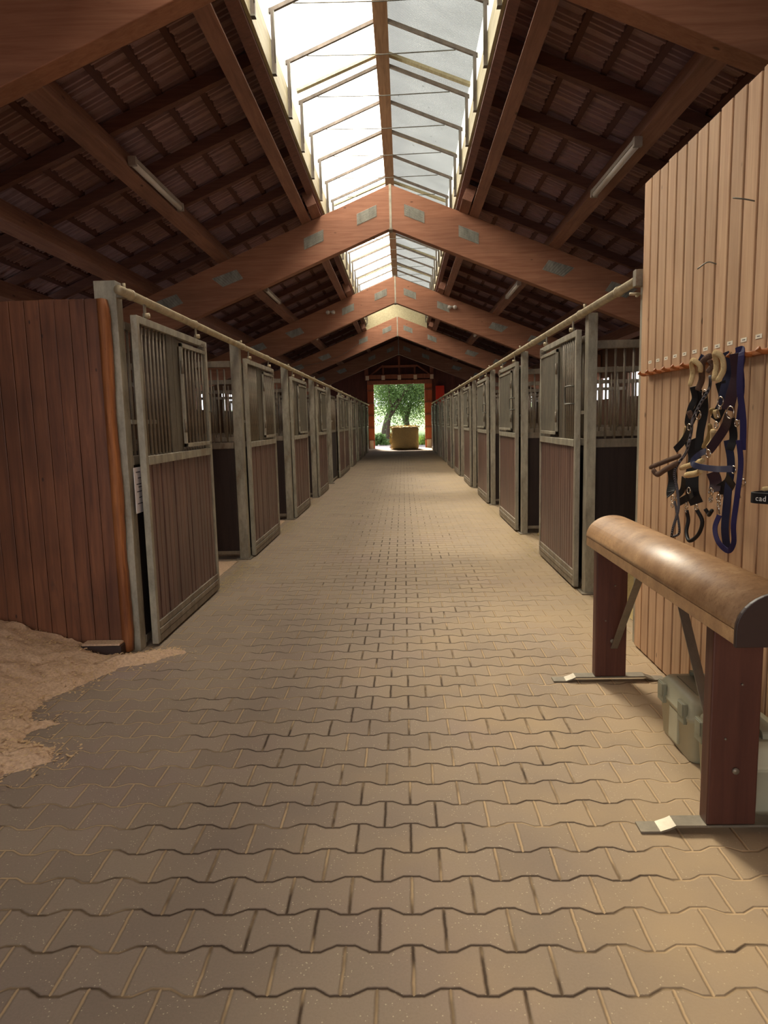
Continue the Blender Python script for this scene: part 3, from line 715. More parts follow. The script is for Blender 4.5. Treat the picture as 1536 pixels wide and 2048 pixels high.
e.add(vs, fs, 0, True); e.build('gnawed_edge', M['worn_edge'], r)
bpy.data.objects['gnawed_edge']['label'] = 'edge plank gnawed down to orange wood'
# notice behind the first door
r = thing('notice_sheet', 'white paper notice in a sleeve on the fixed front behind the nearest left door', 'notice', (-1.775, 4.47, 0))
MB().box(-.004, 0, .02, .23, .93, 1.235).build('sleeve', M['paper'], r, .001)
m = MB()
for i, z in enumerate((1.20, 1.16, 1.12, 1.10, 1.07, 1.03, .99)): m.box(0, .0012, .05 + (.03 if i % 2 else 0), .12 + (i * 37 % 8) * .01, z, z + .006)
m.build('print_lines', M['ink'], r)

TACK=[('A', 'headpiece', 'fleece_beige', 'pad', 0.027, 1.4, [(3.451, 1.635), (3.454, 1.696), (3.435, 1.738), (3.394, 1.752), (3.359, 1.724), (3.361, 1.693)]),
('A', 'headpiece', 'fleece_brown', 'pad', 0.034, 1.43, [(3.435, 1.612), (3.42, 1.661), (3.387, 1.71), (3.353, 1.746), (3.311, 1.765)]),
('A', 'crown_strap', 'navy', 'strap', 0.03, 1.455, [(3.484, 1.772), (3.459, 1.754), (3.452, 1.734)]),
('A', 'cheek_strap', 'black', 'strap', 0.028, 1.42, [(3.466, 1.632), (3.466, 1.575), (3.477, 1.527), (3.486, 1.458), (3.513, 1.421), (3.581, 1.365), (3.642, 1.316)]),
('A', 'cheek_strap', 'black', 'strap', 0.03, 1.44, [(3.449, 1.614), (3.454, 1.55), (3.487, 1.486), (3.514, 1.445)]),
('A', 'fleece_pad', 'fleece_brown', 'pad', 0.03, 1.4, [(3.456, 1.515), (3.446, 1.477)]),
('A', 'fleece_pad', 'fleece_beige', 'pad', 0.018, 1.44, [(3.59, 1.434), (3.634, 1.393), (3.653, 1.358)]),
('A', 'noseband', 'fleece_brown', 'pad', 0.026, 1.4, [(3.543, 1.292), (3.69, 1.266), (3.825, 1.232), (3.939, 1.204)]),
('A', 'noseband', 'fleece_brown', 'pad', 0.03, 1.36, [(3.814, 1.203), (3.77, 1.18), (3.623, 1.216), (3.449, 1.26)]),
('A', 'chin_strap', 'black', 'strap', 0.045, 1.42, [(3.705, 1.217), (3.711, 1.153), (3.696, 1.095), (3.678, 1.075)]),
('A', 'throat_strap', 'black', 'strap', 0.025, 1.44, [(3.584, 1.176), (3.63, 1.109), (3.648, 1.078)]),
('A', 'rein', 'striped_rope', 'tube', 0.007, 1.385, [(3.195, 1.667), (3.229, 1.614), (3.281, 1.547), (3.343, 1.471), (3.396, 1.411), (3.449, 1.324)]),
('A', 'rein', 'striped_rope', 'tube', 0.007, 1.375, [(3.37, 1.376), (3.441, 1.311), (3.496, 1.253), (3.518, 1.203), (3.522, 1.129), (3.504, 1.029), (3.517, 0.933), (3.539, 0.876)]),
('A', 'rein', 'striped_rope', 'tube', 0.006, 1.39, [(3.577, 0.869), (3.527, 0.902), (3.53, 1.005), (3.545, 1.061)]),
('B', 'headpiece', 'fleece_brown', 'pad', 0.026, 1.39, [(3.225, 1.74), (3.223, 1.714), (3.233, 1.685)]),
('B', 'fleece_strip', 'fleece_beige', 'pad', 0.02, 1.45, [(3.465, 1.4), (3.463, 1.322)]),
('B', 'cheek_strap', 'black', 'strap', 0.035, 1.45, [(3.416, 1.605), (3.426, 1.509), (3.427, 1.409), (3.415, 1.324)]),
('B', 'cheek_strap', 'black', 'strap', 0.06, 1.44, [(3.52, 1.37), (3.494, 1.291), (3.477, 1.205), (3.451, 1.115), (3.436, 1.057)]),
('B', 'chin_strap', 'black', 'strap', 0.03, 1.41, [(3.406, 1.116), (3.491, 1.083), (3.559, 1.051)]),
('B', 'lead_loop', 'black', 'tube', 0.0095, 1.42, [(3.491, 1.018), (3.496, 0.968), (3.477, 0.91), (3.416, 0.876), (3.358, 0.917), (3.327, 0.985), (3.35, 1.04)]),
('C', 'headpiece', 'fleece_beige', 'pad', 0.027, 1.39, [(3.17, 1.644), (3.176, 1.71), (3.163, 1.756), (3.135, 1.763), (3.113, 1.741), (3.101, 1.686), (3.116, 1.637)]),
('C', 'crown_strap', 'navy', 'strap', 0.034, 1.42, [(3.142, 1.764), (3.127, 1.687), (3.127, 1.594), (3.133, 1.521)]),
('C', 'crown_strap', 'fleece_beige', 'strap', 0.03, 1.45, [(3.172, 1.764), (3.153, 1.689), (3.155, 1.579)]),
('C', 'cheek_strap', 'black', 'strap', 0.04, 1.41, [(3.149, 1.638), (3.134, 1.565), (3.138, 1.514), (3.163, 1.47)]),
('C', 'fleece_pad', 'fleece_beige', 'pad', 0.03, 1.39, [(3.142, 1.515), (3.143, 1.478)]),
('C', 'fleece_pad', 'fleece_tan', 'pad', 0.03, 1.43, [(3.272, 1.523), (3.278, 1.493)]),
('C', 'fleece_pad', 'fleece_beige', 'pad', 0.034, 1.39, [(3.156, 1.426), (3.177, 1.381), (3.195, 1.339)]),
('C', 'fleece_pad', 'fleece_tan', 'pad', 0.026, 1.43, [(3.284, 1.45), (3.315, 1.4), (3.341, 1.336)]),
('C', 'noseband', 'fleece_beige', 'pad', 0.026, 1.36, [(3.437, 1.235), (3.324, 1.262), (3.168, 1.29)]),
('C', 'noseband', 'fleece_beige', 'pad', 0.03, 1.34, [(3.322, 1.211), (3.236, 1.225), (3.142, 1.247)]),
('C', 'chin_strap', 'brown_leather', 'strap', 0.05, 1.41, [(3.195, 1.234), (3.184, 1.191), (3.163, 1.145)]),
('C', 'chin_strap', 'black', 'strap', 0.05, 1.43, [(3.05, 1.216), (3.108, 1.179), (3.16, 1.149)]),
('C', 'lead_loop', 'black', 'tube', 0.009, 1.44, [(3.326, 1.047), (3.315, 1.025), (3.272, 1.025), (3.227, 1.052)]),
('D', 'crown_strap', 'brown_leather', 'strap', 0.042, 1.39, [(2.98, 1.746), (2.98, 1.661), (2.987, 1.575), (3.0, 1.512)]),
('D', 'crown_strap', 'brown_leather', 'strap', 0.03, 1.42, [(3.045, 1.751), (3.013, 1.728), (3.004, 1.672)]),
('D', 'cheek_strap', 'brown_leather', 'strap', 0.035, 1.38, [(2.995, 1.488), (3.053, 1.435), (3.111, 1.368), (3.142, 1.337)]),
('D', 'noseband', 'blue_leather', 'strap', 0.026, 1.33, [(3.085, 1.336), (3.167, 1.321), (3.206, 1.29), (3.18, 1.27), (3.112, 1.262), (3.008, 1.263), (2.911, 1.269), (2.82, 1.276)]),
('D', 'cheek_strap', 'black', 'strap', 0.03, 1.43, [(3.08, 1.477), (3.073, 1.397), (3.071, 1.339)]),
('D', 'throat_strap', 'navy', 'strap', 0.03, 1.44, [(3.124, 1.381), (3.107, 1.275), (3.095, 1.134), (3.09, 0.99), (3.096, 0.891)]),
('E', 'lead_rope', 'purple', 'strap', 0.028, 1.4, [(2.995, 1.756), (2.967, 1.76), (2.939, 1.732), (2.924, 1.606), (2.919, 1.47), (2.919, 1.346)]),
('E', 'lead_rope', 'purple', 'strap', 0.024, 1.39, [(2.916, 1.388), (2.914, 1.288), (2.902, 1.156), (2.906, 1.037), (2.934, 0.953), (2.989, 0.907), (3.045, 0.937), (3.085, 0.992), (3.086, 1.05)]),
('E', 'lead_rope', 'purple', 'strap', 0.02, 1.42, [(3.003, 1.734), (2.992, 1.609), (2.983, 1.47)])]
RINGS= [('A', 0.018, 1.38, 3.296, 1.494), ('A', 0.013, 1.38, 3.396, 1.437), ('A', 0.013, 1.38, 3.573, 1.071), ('A', 0.01, 1.38, 3.575, 1.035), ('B', 0.017, 1.4, 3.283, 1.589), ('B', 0.013, 1.39, 3.401, 1.129), ('B', 0.01, 1.4, 3.443, 1.045), ('B', 0.011, 1.4, 3.33, 1.055), ('C', 0.018, 1.38, 3.074, 1.55), ('C', 0.012, 1.37, 3.083, 1.449), ('C', 0.015, 1.38, 3.132, 1.149), ('C', 0.012, 1.38, 3.133, 1.116), ('D', 0.022, 1.37, 2.958, 1.502), ('D', 0.015, 1.33, 3.06, 1.326), ('D', 0.013, 1.35, 2.866, 1.269), ('E', 0.013, 1.38, 3.055, 1.129), ('E', 0.011, 1.38, 3.049, 1.105), ('E', 0.012, 1.42, 2.922, 1.21), ('E', 0.012, 1.4, 2.961, 1.456)]

# ============================================================ SADDLE RACK
r = thing('saddle_rack', 'leather-topped wooden saddle rack standing on two plank legs in the right foreground', 'saddle rack', (0, 0, 0))
XC, RW = 1.165, .145; ya, yb = 2.10, 3.87; zb_, zf, HH = .780, .832, .116
pts = [(XC - RW, zf)] + [(XC - RW * math.cos(a), zf + HH * math.sin(a)) for a in [math.pi * i / 20 for i in range(1, 20)]] + [(XC + RW, zf)]
m = MB(); m.prism(pts, ya + .012, yb)
for i in range(len(m.f)):
    if len(m.f[i]) == 4: m.smooth[i] = True
m.build('padded_top', M['leather'], r)
MB().box(XC - RW + .001, XC + RW - .001, ya + .012, yb, zb_, zf - .002).build('side_board', M['leather'], r, .003)
pe = [(XC - RW - .004, zb_ - .004), (XC - RW - .004, zf)] + [(XC - (RW + .004) * math.cos(a), zf + (HH + .004) * math.sin(a)) for a in [math.pi * i / 20 for i in range(1, 20)]] + [(XC + RW + .004, zf), (XC + RW + .004, zb_ - .004)]
MB().prism(pe, ya - .004, ya + .012).build('end_cap', M['leather_end'], r, .003)
for i, (y0, y1) in enumerate(((2.345, 2.41), (3.80, 3.865))):
    g = MB().box(1.062, 1.236, y0, y1, .032, zb_).build('leg', M['rack_leg'], r, .006)
    for (bx, bz) in ((1.155, .24), (1.115, .36), (1.165, .56)):
        MB().tube([(bx, y0 - .008, bz), (bx, y0, bz)], .012 if bz == .24 else .004, 12).build('bolt', M['strap_steel'], g)
    # strap foot: ends lie on the floor, middle is raised under the leg
    prof = [(.83, 0.0), (.90, 0.0), (.935, .012), (.955, .022), (1.345, .022), (1.365, .012), (1.40, 0), (1.46, 0)]
    m = MB(); n = len(prof)
    vs = [(x, y, z + t) for y in (y0 - .0, y1 - .0) for t in (0.001, .009) for (x, z) in prof]
    fs = []
    for q in range(n - 1):
        fs += [(q, q + 1, n + q + 1, n + q), (2 * n + q, 3 * n + q, 3 * n + q + 1, 2 * n + q + 1), (n + q, n + q + 1, 3 * n + q + 1, 3 * n + q), (q, 2 * n + q, 2 * n + q + 1, q + 1)]
    fs += [(0, n, 3 * n, 2 * n), (n - 1, 3 * n - 1, 4 * n - 1, 2 * n - 1)]
    m.add(vs, fs); m.build('foot_strap', M['strap_steel'], r)
for (p, q) in (((1.166, 3.79, .215), (1.15, 3.30, .785)), ((1.15, 2.90, .785), (1.15, 2.43, .20))):
    P, Q = Vector(p), Vector(q); d = (Q - P); n_v = Vector((0, -d.z, d.y)).normalized() * .006
    MB().obox(P - Vector((.019, 0, 0)) - d.normalized() * .02, (.038, 0, 0), d + d.normalized() * .04, n_v).build('brace', M['strap_steel'], r, .001)

# ============================================================ GROOMING BOXES
def groom(label, loc, L):
    r = thing('grooming_box', label, 'tool box', loc, 'grooming boxes under the rack')
    bw = .275
    def loop(z, ins, L=L):  # rounded rectangle
        o = []; rad = .035
        for cx, cy, a0 in ((bw - ins - rad, L - ins - rad, 0), (ins + rad, L - ins - rad, 90), (ins + rad, ins + rad, 180), (bw - ins - rad, ins + rad, 270)):
            for a in range(0, 91, 18): o.append((cx + rad * math.cos(math.radians(a0 + a)), cy + rad * math.sin(math.radians(a0 + a)), z))
        return o
    def loft(rings, sm_=True):
        m = MB(); n = len(rings[0]); vs = [v for g in rings for v in g]
        fs = [(i * n + q, i * n + (q + 1) % n, (i + 1) * n + (q + 1) % n, (i + 1) * n + q) for i in range(len(rings) - 1) for q in range(n)]
        m.add(vs, fs, 0, sm_); m.add(rings[0], [tuple(range(n))]); m.add(rings[-1], [tuple(range(n))]); return m
    loft([loop(0.0, .022), loop(.012, .016), loop(.182, .006), loop(.186, 0), loop(.196, 0)]).build('body', M['plastic'], r)
    loft([loop(.198, -.002), loop(.206, -.004), loop(.212, .002), loop(.262, .010), loop(.280, .024), loop(.286, .045)]).build('lid', M['plastic'], r)
    MB().box(.06, bw - .06, .07, L - .07, .287, .290).build('lid_panel', M['plastic_dark'], r, .002)
    for y in (.035, L - .105):
        m = MB(); m.box(-.013, .004, y, y + .07, .170, .262); m.box(-.017, -.012, y + .008, y + .062, .200, .258)
        m.build('latch', M['plastic_dark'], r, .003)
    MB().box(.003, .016, L * .5 - .05, L * .5 + .05, .03, .178).build('front_rib', M['plastic'], r, .003)
    pts = sm([(bw / 2, .06, .288), (bw / 2, .075, .312), (bw / 2, L / 2, .318), (bw / 2, L - .075, .312), (bw / 2, L - .06, .288)], 6)
    MB().strap(pts, .028, .010, (0, 0, 1)).build('handle', M['plastic_dark'], r)
    return r
groom('grey-green plastic grooming box by the pine wall, the farther of the two', (1.195, 2.83, 0), .375)
groom('grey-green plastic grooming box partly hidden behind the near rack leg', (1.195, 2.425, 0), .365)

# ============================================================ HOOKS, LABELS, TACK ON THE WALL
r = thing('hook_strip', 'brown plastic hook strip running along the pine wall', 'hook rail', (0, 0, 1.745))
MB().box(1.462, 1.486, 2.55, 4.28, -.011, .011).build('strip', M['hook'], r, .003)
first = None; hooks = [4.268 - .1275 * i for i in range(14)]
for y in hooks:
    if first is None:
        m = MB(); m.tube(sm([(1.474, 0, -.004), (1.455, 0, -.006), (1.438, 0, -.002), (1.424, 0, .008)], 4), [.009] * 8 + [.008, .008, .009, .012, .013], 8)
        first = m.build('hook', M['hook'], r); first.location = (0, y, 0)
    else: c = first.copy(); COL.objects.link(c); c.location = (0, y, 0)
for i, y in enumerate(hooks[:14]):
    t = thing('name_label', 'small white name sticker above the %s hook from the far end' % ORD[i], 'sticker', (1.486, y - .01, 1.813), 'name stickers above the hooks')
    MB().box(-.001, 0, -.026, .026, -.009, .009).build('sticker', M['label'], t)
    m = MB(); m.box(-.0013, -.001, -.015 + (i * 7 % 3) * .004, .012, -.0015, .002); m.build('writing', M['ink'], t)
for i, (y, z) in enumerate(((3.07, 2.375), (3.41, 2.195))):
    m = MB(); m.tube(sm([(1.488, y, z), (1.45, y + .01, z + .012), (1.42, y + .05, z - .01 + .04 * (i == 0))], 4), .003, 6)
    tag(m.build('bent_nail', M['steel']), 'bent nail in the pine wall, %s' % ('the upper one' if i == 0 else 'the lower one'), 'nail', 'nails in the pine wall')
HL = {'A': ('halter', 'black halter with beige fleece crown, brown fleece noseband and striped rein, farthest on the hooks', 'halter'),
      'B': ('halter', 'black halter with wide cheek strap and a hanging black loop, second from far end', 'halter'),
      'C': ('halter', 'black halter with beige fleece crown and two beige noseband pads, in the middle', 'halter'),
      'D': ('halter', 'dark plum leather halter with a slate-blue noseband sticking out', 'halter'),
      'E': ('lead_rope', 'purple-blue webbing lead hanging nearest in a long loop', 'lead rope')}
RT = {}
for h, (nm, lab, cat) in HL.items():
    y = {'A': 3.4, 'B': 3.25, 'C': 3.13, 'D': 3.0, 'E': 2.95}[h]
    RT[h] = thing(nm, lab, cat, (1.45, y, 1.745), 'horse tack on the hooks')
def rel(h, pts):
    o = RT[h].location; return [(p[0] - o[0], p[1] - o[1], p[2] - o[2]) for p in pts]
ZB = {}
for h, nme, mt, kd, wd, X, pts in TACK:
    if (h, nme) in (('E', 'lead_rope'),): nme = 'webbing'
    if kd == 'strap' and mt in ('black', 'navy', 'brown_leather'): wd *= 1.25
    P = [(X + .012 * math.sin(i * 1.7), y, z) for i, (y, z) in enumerate(pts)]
    P = rel(h, sm(P, 5)); m = MB()
    if kd == 'tube': m.tube(P, wd, 10)
    elif kd == 'pad': m.strap(P, wd, wd * .62, (-1, -.55, 0), 0, True)
    else: m.strap(P, wd, .0045, (-1, -.55, 0))
    m.build(nme, M[mt], RT[h], 0 if kd != 'strap' else .001)
for h, rad, X, y, z in RINGS:
    P = rel(h, [(X - .4 * rad * math.cos(a) * .5, y + rad * math.cos(a), z + rad * 1.15 * math.sin(a)) for a in [2 * math.pi * i / 16 for i in range(16)]])
    MB().tube(P, .0028, 8, 0, True).build('ring', M['chrome'], RT[h])
for h, X, y, z, dz in (('A', 1.40, 3.573, 1.05, .05), ('B', 1.40, 3.45, 1.035, .045), ('C', 1.38, 3.132, 1.13, .05), ('E', 1.385, 3.052, 1.10, .08), ('E', 1.41, 2.925, 1.17, .05), ('C', 1.385, 3.10, 1.50, .04)):
    P = rel(h, [(X, y - .008, z + dz / 2), (X - .004, y + .004, z + dz * .2), (X, y + .008, z - dz * .2), (X, y - .002, z - dz / 2)])
    m = MB(); m.tube(sm(P, 4), .004, 8); m.box(P[0][0] - .006, P[0][0] + .006, P[0][1] - .008, P[0][1] + .008, P[0][2] - .004, P[0][2] + .008)
    m.build('snap_hook', M['chrome'], RT[h], .001)
# black noseband with letters at the right edge of the view
r = thing('lettered_halter', 'black halter noseband with white letters, cut off by the right edge', 'halter', (1.413, 2.62, 1.172), 'horse tack on the hooks')
arc = [(.05, -.12, .0), (.02, -.04, .0), (-.02, .03, .0), (-.05, .09, -.002), (-.042, .122, -.002), (0, .135, .0), (.06, .10, .004)]
MB().strap(sm(arc, 6), .010, .042, (0, 0, 1)).build('noseband', M['black'], r, .002)
MB().strap(sm([(.0, .135, .026), (.035, .12, .03), (.06, .05, .036), (.07, -.1, .04)], 6), .02, .016, (-1, 0, 0), 0, True).build('fleece_lining', M['fleece_beige'], r)
MB().strap([(.06, -.08, .02), (.065, -.06, .3), (.05, -.04, .575)], .026, .005, (-1, 0, 0)).build('cheek_strap', M['black'], r)
MB().strap([(.03, -.12, .0), (.06, -.14, .3), (.05, -.14, .575)], .026, .005, (-1, 0, 0)).build('cheek_strap', M['black'], r)
fc = bpy.data.curves.new('letters', 'FONT'); fc.body = 'cad'; fc.size = .030; fc.extrude = .0006; fc.space_character = 1.15
lo = bpy.data.objects.new('letters', fc); COL.objects.link(lo)
bpy.context.view_layer.update(); me = bpy.data.meshes.new_from_object(lo); bpy.data.objects.remove(lo)
lo = bpy.data.objects.new('letters', me); COL.objects.link(lo); lo.parent = r; me.materials.append(M['white_letters'])
lo.rotation_euler = (math.radians(90), 0, math.radians(-64)); lo.location = (-.0535, .078, -.011)

# ============================================================ SHAVINGS AND STRAW
from mathutils import noise as mn
bound = [(-1.90, 4.36), (-1.60, 4.47), (-1.50, 4.40), (-1.62, 4.22), (-1.80, 4.10), (-1.93, 3.85), (-2.02, 3.60), (-2.0, 3.42), (-1.78, 3.34), (-1.88, 3.24), (-1.86, 3.12), (-1.68, 3.05), (-1.60, 2.92), (-1.75, 2.82),
         (-1.86, 2.70), (-2.1, 2.55), (-2.6, 2.4), (-3.4, 2.3), (-4.4, 2.6), (-4.8, 4.39), (-1.90, 4.39)]
def sdist(x, y):
    ins = False; best = 9; n = len(bound)
    for i in range(n):
        x1, y1 = bound[i]; x2, y2 = bound[(i + 1) % n]
        if (y1 > y) != (y2 > y) and x < (x2 - x1) * (y - y1) / (y2 - y1) + x1: ins = not ins
        if i >= n - 2 and i != n - 1: continue
        dx, dy = x2 - x1, y2 - y1; t = max(0, min(1, ((x - x1) * dx + (y - y1) * dy) / (dx * dx + dy * dy + 1e-9)))
        if i < n - 2: best = min(best, math.hypot(x - x1 - t * dx, y - y1 - t * dy))
    return best if ins else -best
m = MB(); nx, ny = 190, 120; vs = []; idx = {}
for i in range(nx):
    for j in range(ny):
        x = -4.8 + 3.35 * i / (nx - 1); y = 2.2 + 2.28 * j / (ny - 1)
        d = sdist(x, y) + .035 * mn.noise(Vector((x * 6, y * 6, 1))) + .012 * mn.noise(Vector((x * 30, y * 30, 5)))
        if x > -1.86: y = min(y, 4.47)
        h = -.02 if d < 0 else .022 * (1 - math.exp(-d * 30)) + .62 * max(0, d - .02) ** 1.25
        back = max(0.0, min(1.0, (y - 2.9) / 1.4)); mx = .06 + .30 * back * max(0, min(1, (-1.95 - x) / .75))
        h = mx * (1 - math.exp(-h / mx)) if h > 0 else h
        if h > 0: h += .020 * mn.noise(Vector((x * 11, y * 11, 0))) + .009 * mn.noise(Vector((x * 38, y * 38, 2)))
        vs.append((x, y, max(h, -.02))); 
fs = [(i * ny + j, (i + 1) * ny + j, (i + 1) * ny + j + 1, i * ny + j + 1) for i in range(nx - 1) for j in range(ny - 1)]
fs = [f for f in fs if max(vs[q][2] for q in f) > -.015 and not (min(vs[q][0] for q in f) < -1.84 and max(vs[q][1] for q in f) > 4.395)]
m.add(vs, fs, 0, True); tag(m.build('sawdust_pile', M['sawdust']), 'heap of pale wood shavings against the brown end wall', 'wood shavings', kind='stuff')
m = MB(); rs = random.Random(8)
hts = {}
for q in range(9000):
    x = rs.uniform(-3.4, -1.2); y = rs.uniform(2.3, 4.55); d = sdist(x, y)
    if d < -.16 * rs.random() ** 2.2: continue
    i = int((x + 4.8) / 3.35 * (nx - 1)); j = int((y - 2.2) / 2.28 * (ny - 1)); j = max(0, min(ny - 1, j)); i = max(0, min(nx - 1, i))
    if y > 4.38 and x < -1.84: continue
    z = max(vs[i * ny + j][2], 0) + .003; a = rs.uniform(0, 6.28); l = rs.uniform(.003, .010); b_ = l * rs.uniform(.3, .7)
    u = Vector((math.cos(a), math.sin(a), rs.uniform(-.4, .4))) * l; v = Vector((-math.sin(a), math.cos(a), rs.uniform(-.4, .4))) * b_; p = Vector((x, y, z))
    m.add([p - u - v, p + u - v, p + u + v + Vector((0, 0, .002)), p - u + v], [(0, 1, 2, 3)])
tag(m.build('wood_flakes', M['flake']), 'loose wood flakes scattered over the heap and the paving at its edge', 'wood flakes', kind='stuff')
r = thing('kick_board', 'short dark board end sticking out of the shavings at the wall foot', 'board', (-2.0, 4.30, 0))
MB().box(-.14, .13, .0, .095, .0, .085).build('board', M['leather_end'], r, .004)
MB().box(-.13, .12, .005, .095, .086, .10).build('shavings_on_top', M['sawdust'], r, .004)
def bedding(name, x0, x1, y0, y1, hh, label, seed, nst, mat='straw'):
    rs = random.Random(seed); m = MB(); n1, n2 = 26, 26; vs = []
    for i in range(n1):
        for j in range(n2):
            x = x0 + (x1 - x0) * i / (n1 - 1); y = y0 + (y1 - y0) * j / (n2 - 1)
            e = min(i, n1 - 1 - i, j, n2 - 1 - j if mat != 'straw' else 9) / 4
            h = hh * min(1, e) * (.55 + .6 * abs(mn.noise(Vector((x * 2.2, y * 2.2, seed))))) + .03 * mn.noise(Vector((x * 9, y * 9, seed)))
            vs.append((x, y, max(h, 0.004)))
    m.add(vs, [(i * n2 + j, (i + 1) * n2 + j, (i + 1) * n2 + j + 1, i * n2 + j + 1) for i in range(n1 - 1) for j in range(n2 - 1)], 0, True)
    for q in range(nst):
        i = rs.randrange(1, n1 - 1); j = rs.randrange(1, n2 - 1); b = Vector(vs[i * n2 + j]) + Vector((rs.uniform(-.05, .05), rs.uniform(-.05, .05), .008))
        a = rs.uniform(0, 6.28); l = rs.uniform(.05, .14); u = Vector((math.cos(a), math.sin(a), rs.uniform(-.35, .5))) * l; v = Vector((-math.sin(a), math.cos(a), 0)) * .0028
        m.add([b - u - v, b + u - v, b + u + v, b - u + v], [(0, 1, 2, 3)])
    tag(m.build(name, M[mat]), label, 'straw' if mat == 'straw' else 'wood shavings', kind='stuff')
bedding('straw_bedding', 1.66, 4.8, 4.50, 5.72, .80, 'straw bedding in the open stall beside the pine wall', 2, 900)
for k in range(3):
    y = YR0 + PER * k
    bedding('straw_bedding', 1.70, 4.8, y + .8, y + PER - .12, .78 - .08 * k, 'straw bedding showing in the %s door gap of the right row' % ORD[k], 12 + k, 900)
for k in range(3):
    y = YL0 + PER * k
    bedding('shavings_bedding', -4.8, -1.86, y + .2, y + PER - .1, .10, 'shavings bedding inside the %s left stall' % ORD[k], 22 + k, 150, 'sawdust')
# litter swept out of the stalls
m = MB(); rs = random.Random(31)
for q in range(2600):
    if rs.random() < .5: k = rs.randrange(3); x = XR + .05 - abs(rs.gauss(0, .12)); y = YR0 + PER * k + rs.uniform(1.3, 3.2)
    else: k = rs.randrange(3); x = XL - .08 + abs(rs.gauss(0, .12)); y = YL0 + PER * k + rs.uniform(1.6, 3.0)
    if abs(x) > 1.9: continue
    a = rs.uniform(0, 6.28); l = rs.uniform(.004, .03); u = Vector((math.cos(a), math.sin(a), 0)) * l; v = Vector((-math.sin(a), math.cos(a), 0)) * .002; p = Vector((x, y, .004))
    m.add([p - u - v, p + u - v, p + u + v, p - u + v], [(0, 1, 2, 3)])
tag(m.build('straw_litter', M['straw']), 'bits of straw swept out along the stall thresholds', 'straw litter', kind='stuff')

# ============================================================ OUTSIDE THE FAR DOOR
bmb = MB(); nx, ny, nz = 26, 18, 22; rs = random.Random(6)
def bale(label, x0, x1, y0, y1, z1):
    m = MB(); bm = bmesh.new(); bmesh.ops.create_cube(bm, size=1); bmesh.ops.subdivide_edges(bm, edges=bm.edges[:], cuts=22, use_grid_fill=True)
    vs = []
    for v in bm.verts:
        p = v.co.copy() * 2; q = Vector([math.copysign(abs(c) ** 1.0, c) for c in p])
        l = (abs(q.x) ** 9 + abs(q.y) ** 9 + abs(q.z) ** 9) ** (1 / 9); q /= l
        w3 = Vector(((x0 + x1) / 2 + q.x * (x1 - x0) / 2, (y0 + y1) / 2 + q.y * (y1 - y0) / 2, z1 / 2 + q.z * z1 / 2))
        dsp = .045 * mn.noise(w3 * 3) + .02 * mn.noise(w3 * 14)
        w3 += q * dsp; w3.z = max(w3.z, .002); vs.append(w3)
    fs = [tuple(v.index for v in f.verts) for f in bm.faces]; m.add(vs, fs, 0, True)
    r = thing('straw_bale', label, 'straw bale', (0, 0, 0)); m.build('packed_straw', M['bale'], r)
    t = MB()
    for q in range(500):
        b = Vector((rs.uniform(x0, x1), rs.uniform(y0, y1), z1 * rs.uniform(.98, 1.0))); a = rs.uniform(0, 6.28); l = rs.uniform(.06, .2)
        if rs.random() < .4: b.x = x0 + .02; b.z = rs.uniform(0, z1)
        u = Vector((math.cos(a), math.sin(a), rs.uniform(-.3, .6))) * l; v = Vector((0, 0, .008))
        t.add([b - u - v, b + u - v, b + u + v, b - u + v], [(0, 1, 2, 3)])
    t.build('loose_straw', M['straw'], r)
bale('big straw bale standing on the threshold of the far door', -.60, .80, 36.4, 37.7, 1.20)
# ground, beyond the door
m = MB(); m.box(-14, 14, YG + .1, 46, -.15, -.02); tag(m.build('gravel_path', M['gravel']), 'pale gravel yard outside the far door', 'gravel', kind='structure')
n1 = 50; m = MB(); vs = []
for i in range(n1):
    for j in range(n1):
        x = -40 + 80 * i / (n1 - 1); y = 43 + 90 * j / (n1 - 1)
        vs.append((x, y, -.04 + max(0, y - 46) * .05 + .15 * mn.noise(Vector((x * .2, y * .2, 0)))))
m.add(vs, [(i * n1 + j, (i + 1) * n1 + j, (i + 1) * n1 + j + 1, i * n1 + j + 1) for i in range(n1 - 1) for j in range(n1 - 1)], 0, True)
tag(m.build('meadow', M['grass']), 'bright sunlit meadow beyond the trees', 'meadow', kind='structure')
m = MB(); rs = random.Random(77)
for q in range(7000):
    x = rs.uniform(-5, 5); y = rs.uniform(43, 50); 
    if x > -.2 + .5 * mn.noise(Vector((y, 0, 0))) or y > 45.0: pass
    else: continue
    h = rs.uniform(.12, .5); a = rs.uniform(0, 6.28); u = Vector((math.cos(a), math.sin(a), 0)) * .02; z = -.05 + max(0, y - 46) * .05
    p = Vector((x, y, z)); t = p + Vector((rs.uniform(-.1, .1), rs.uniform(-.1, .1), h)); m.add([p - u, p + u, t], [(0, 1, 2)])
tag(m.build('tall_grass', M['leaf']), 'tall green grass at the edge of the gravel', 'grass', kind='stuff')
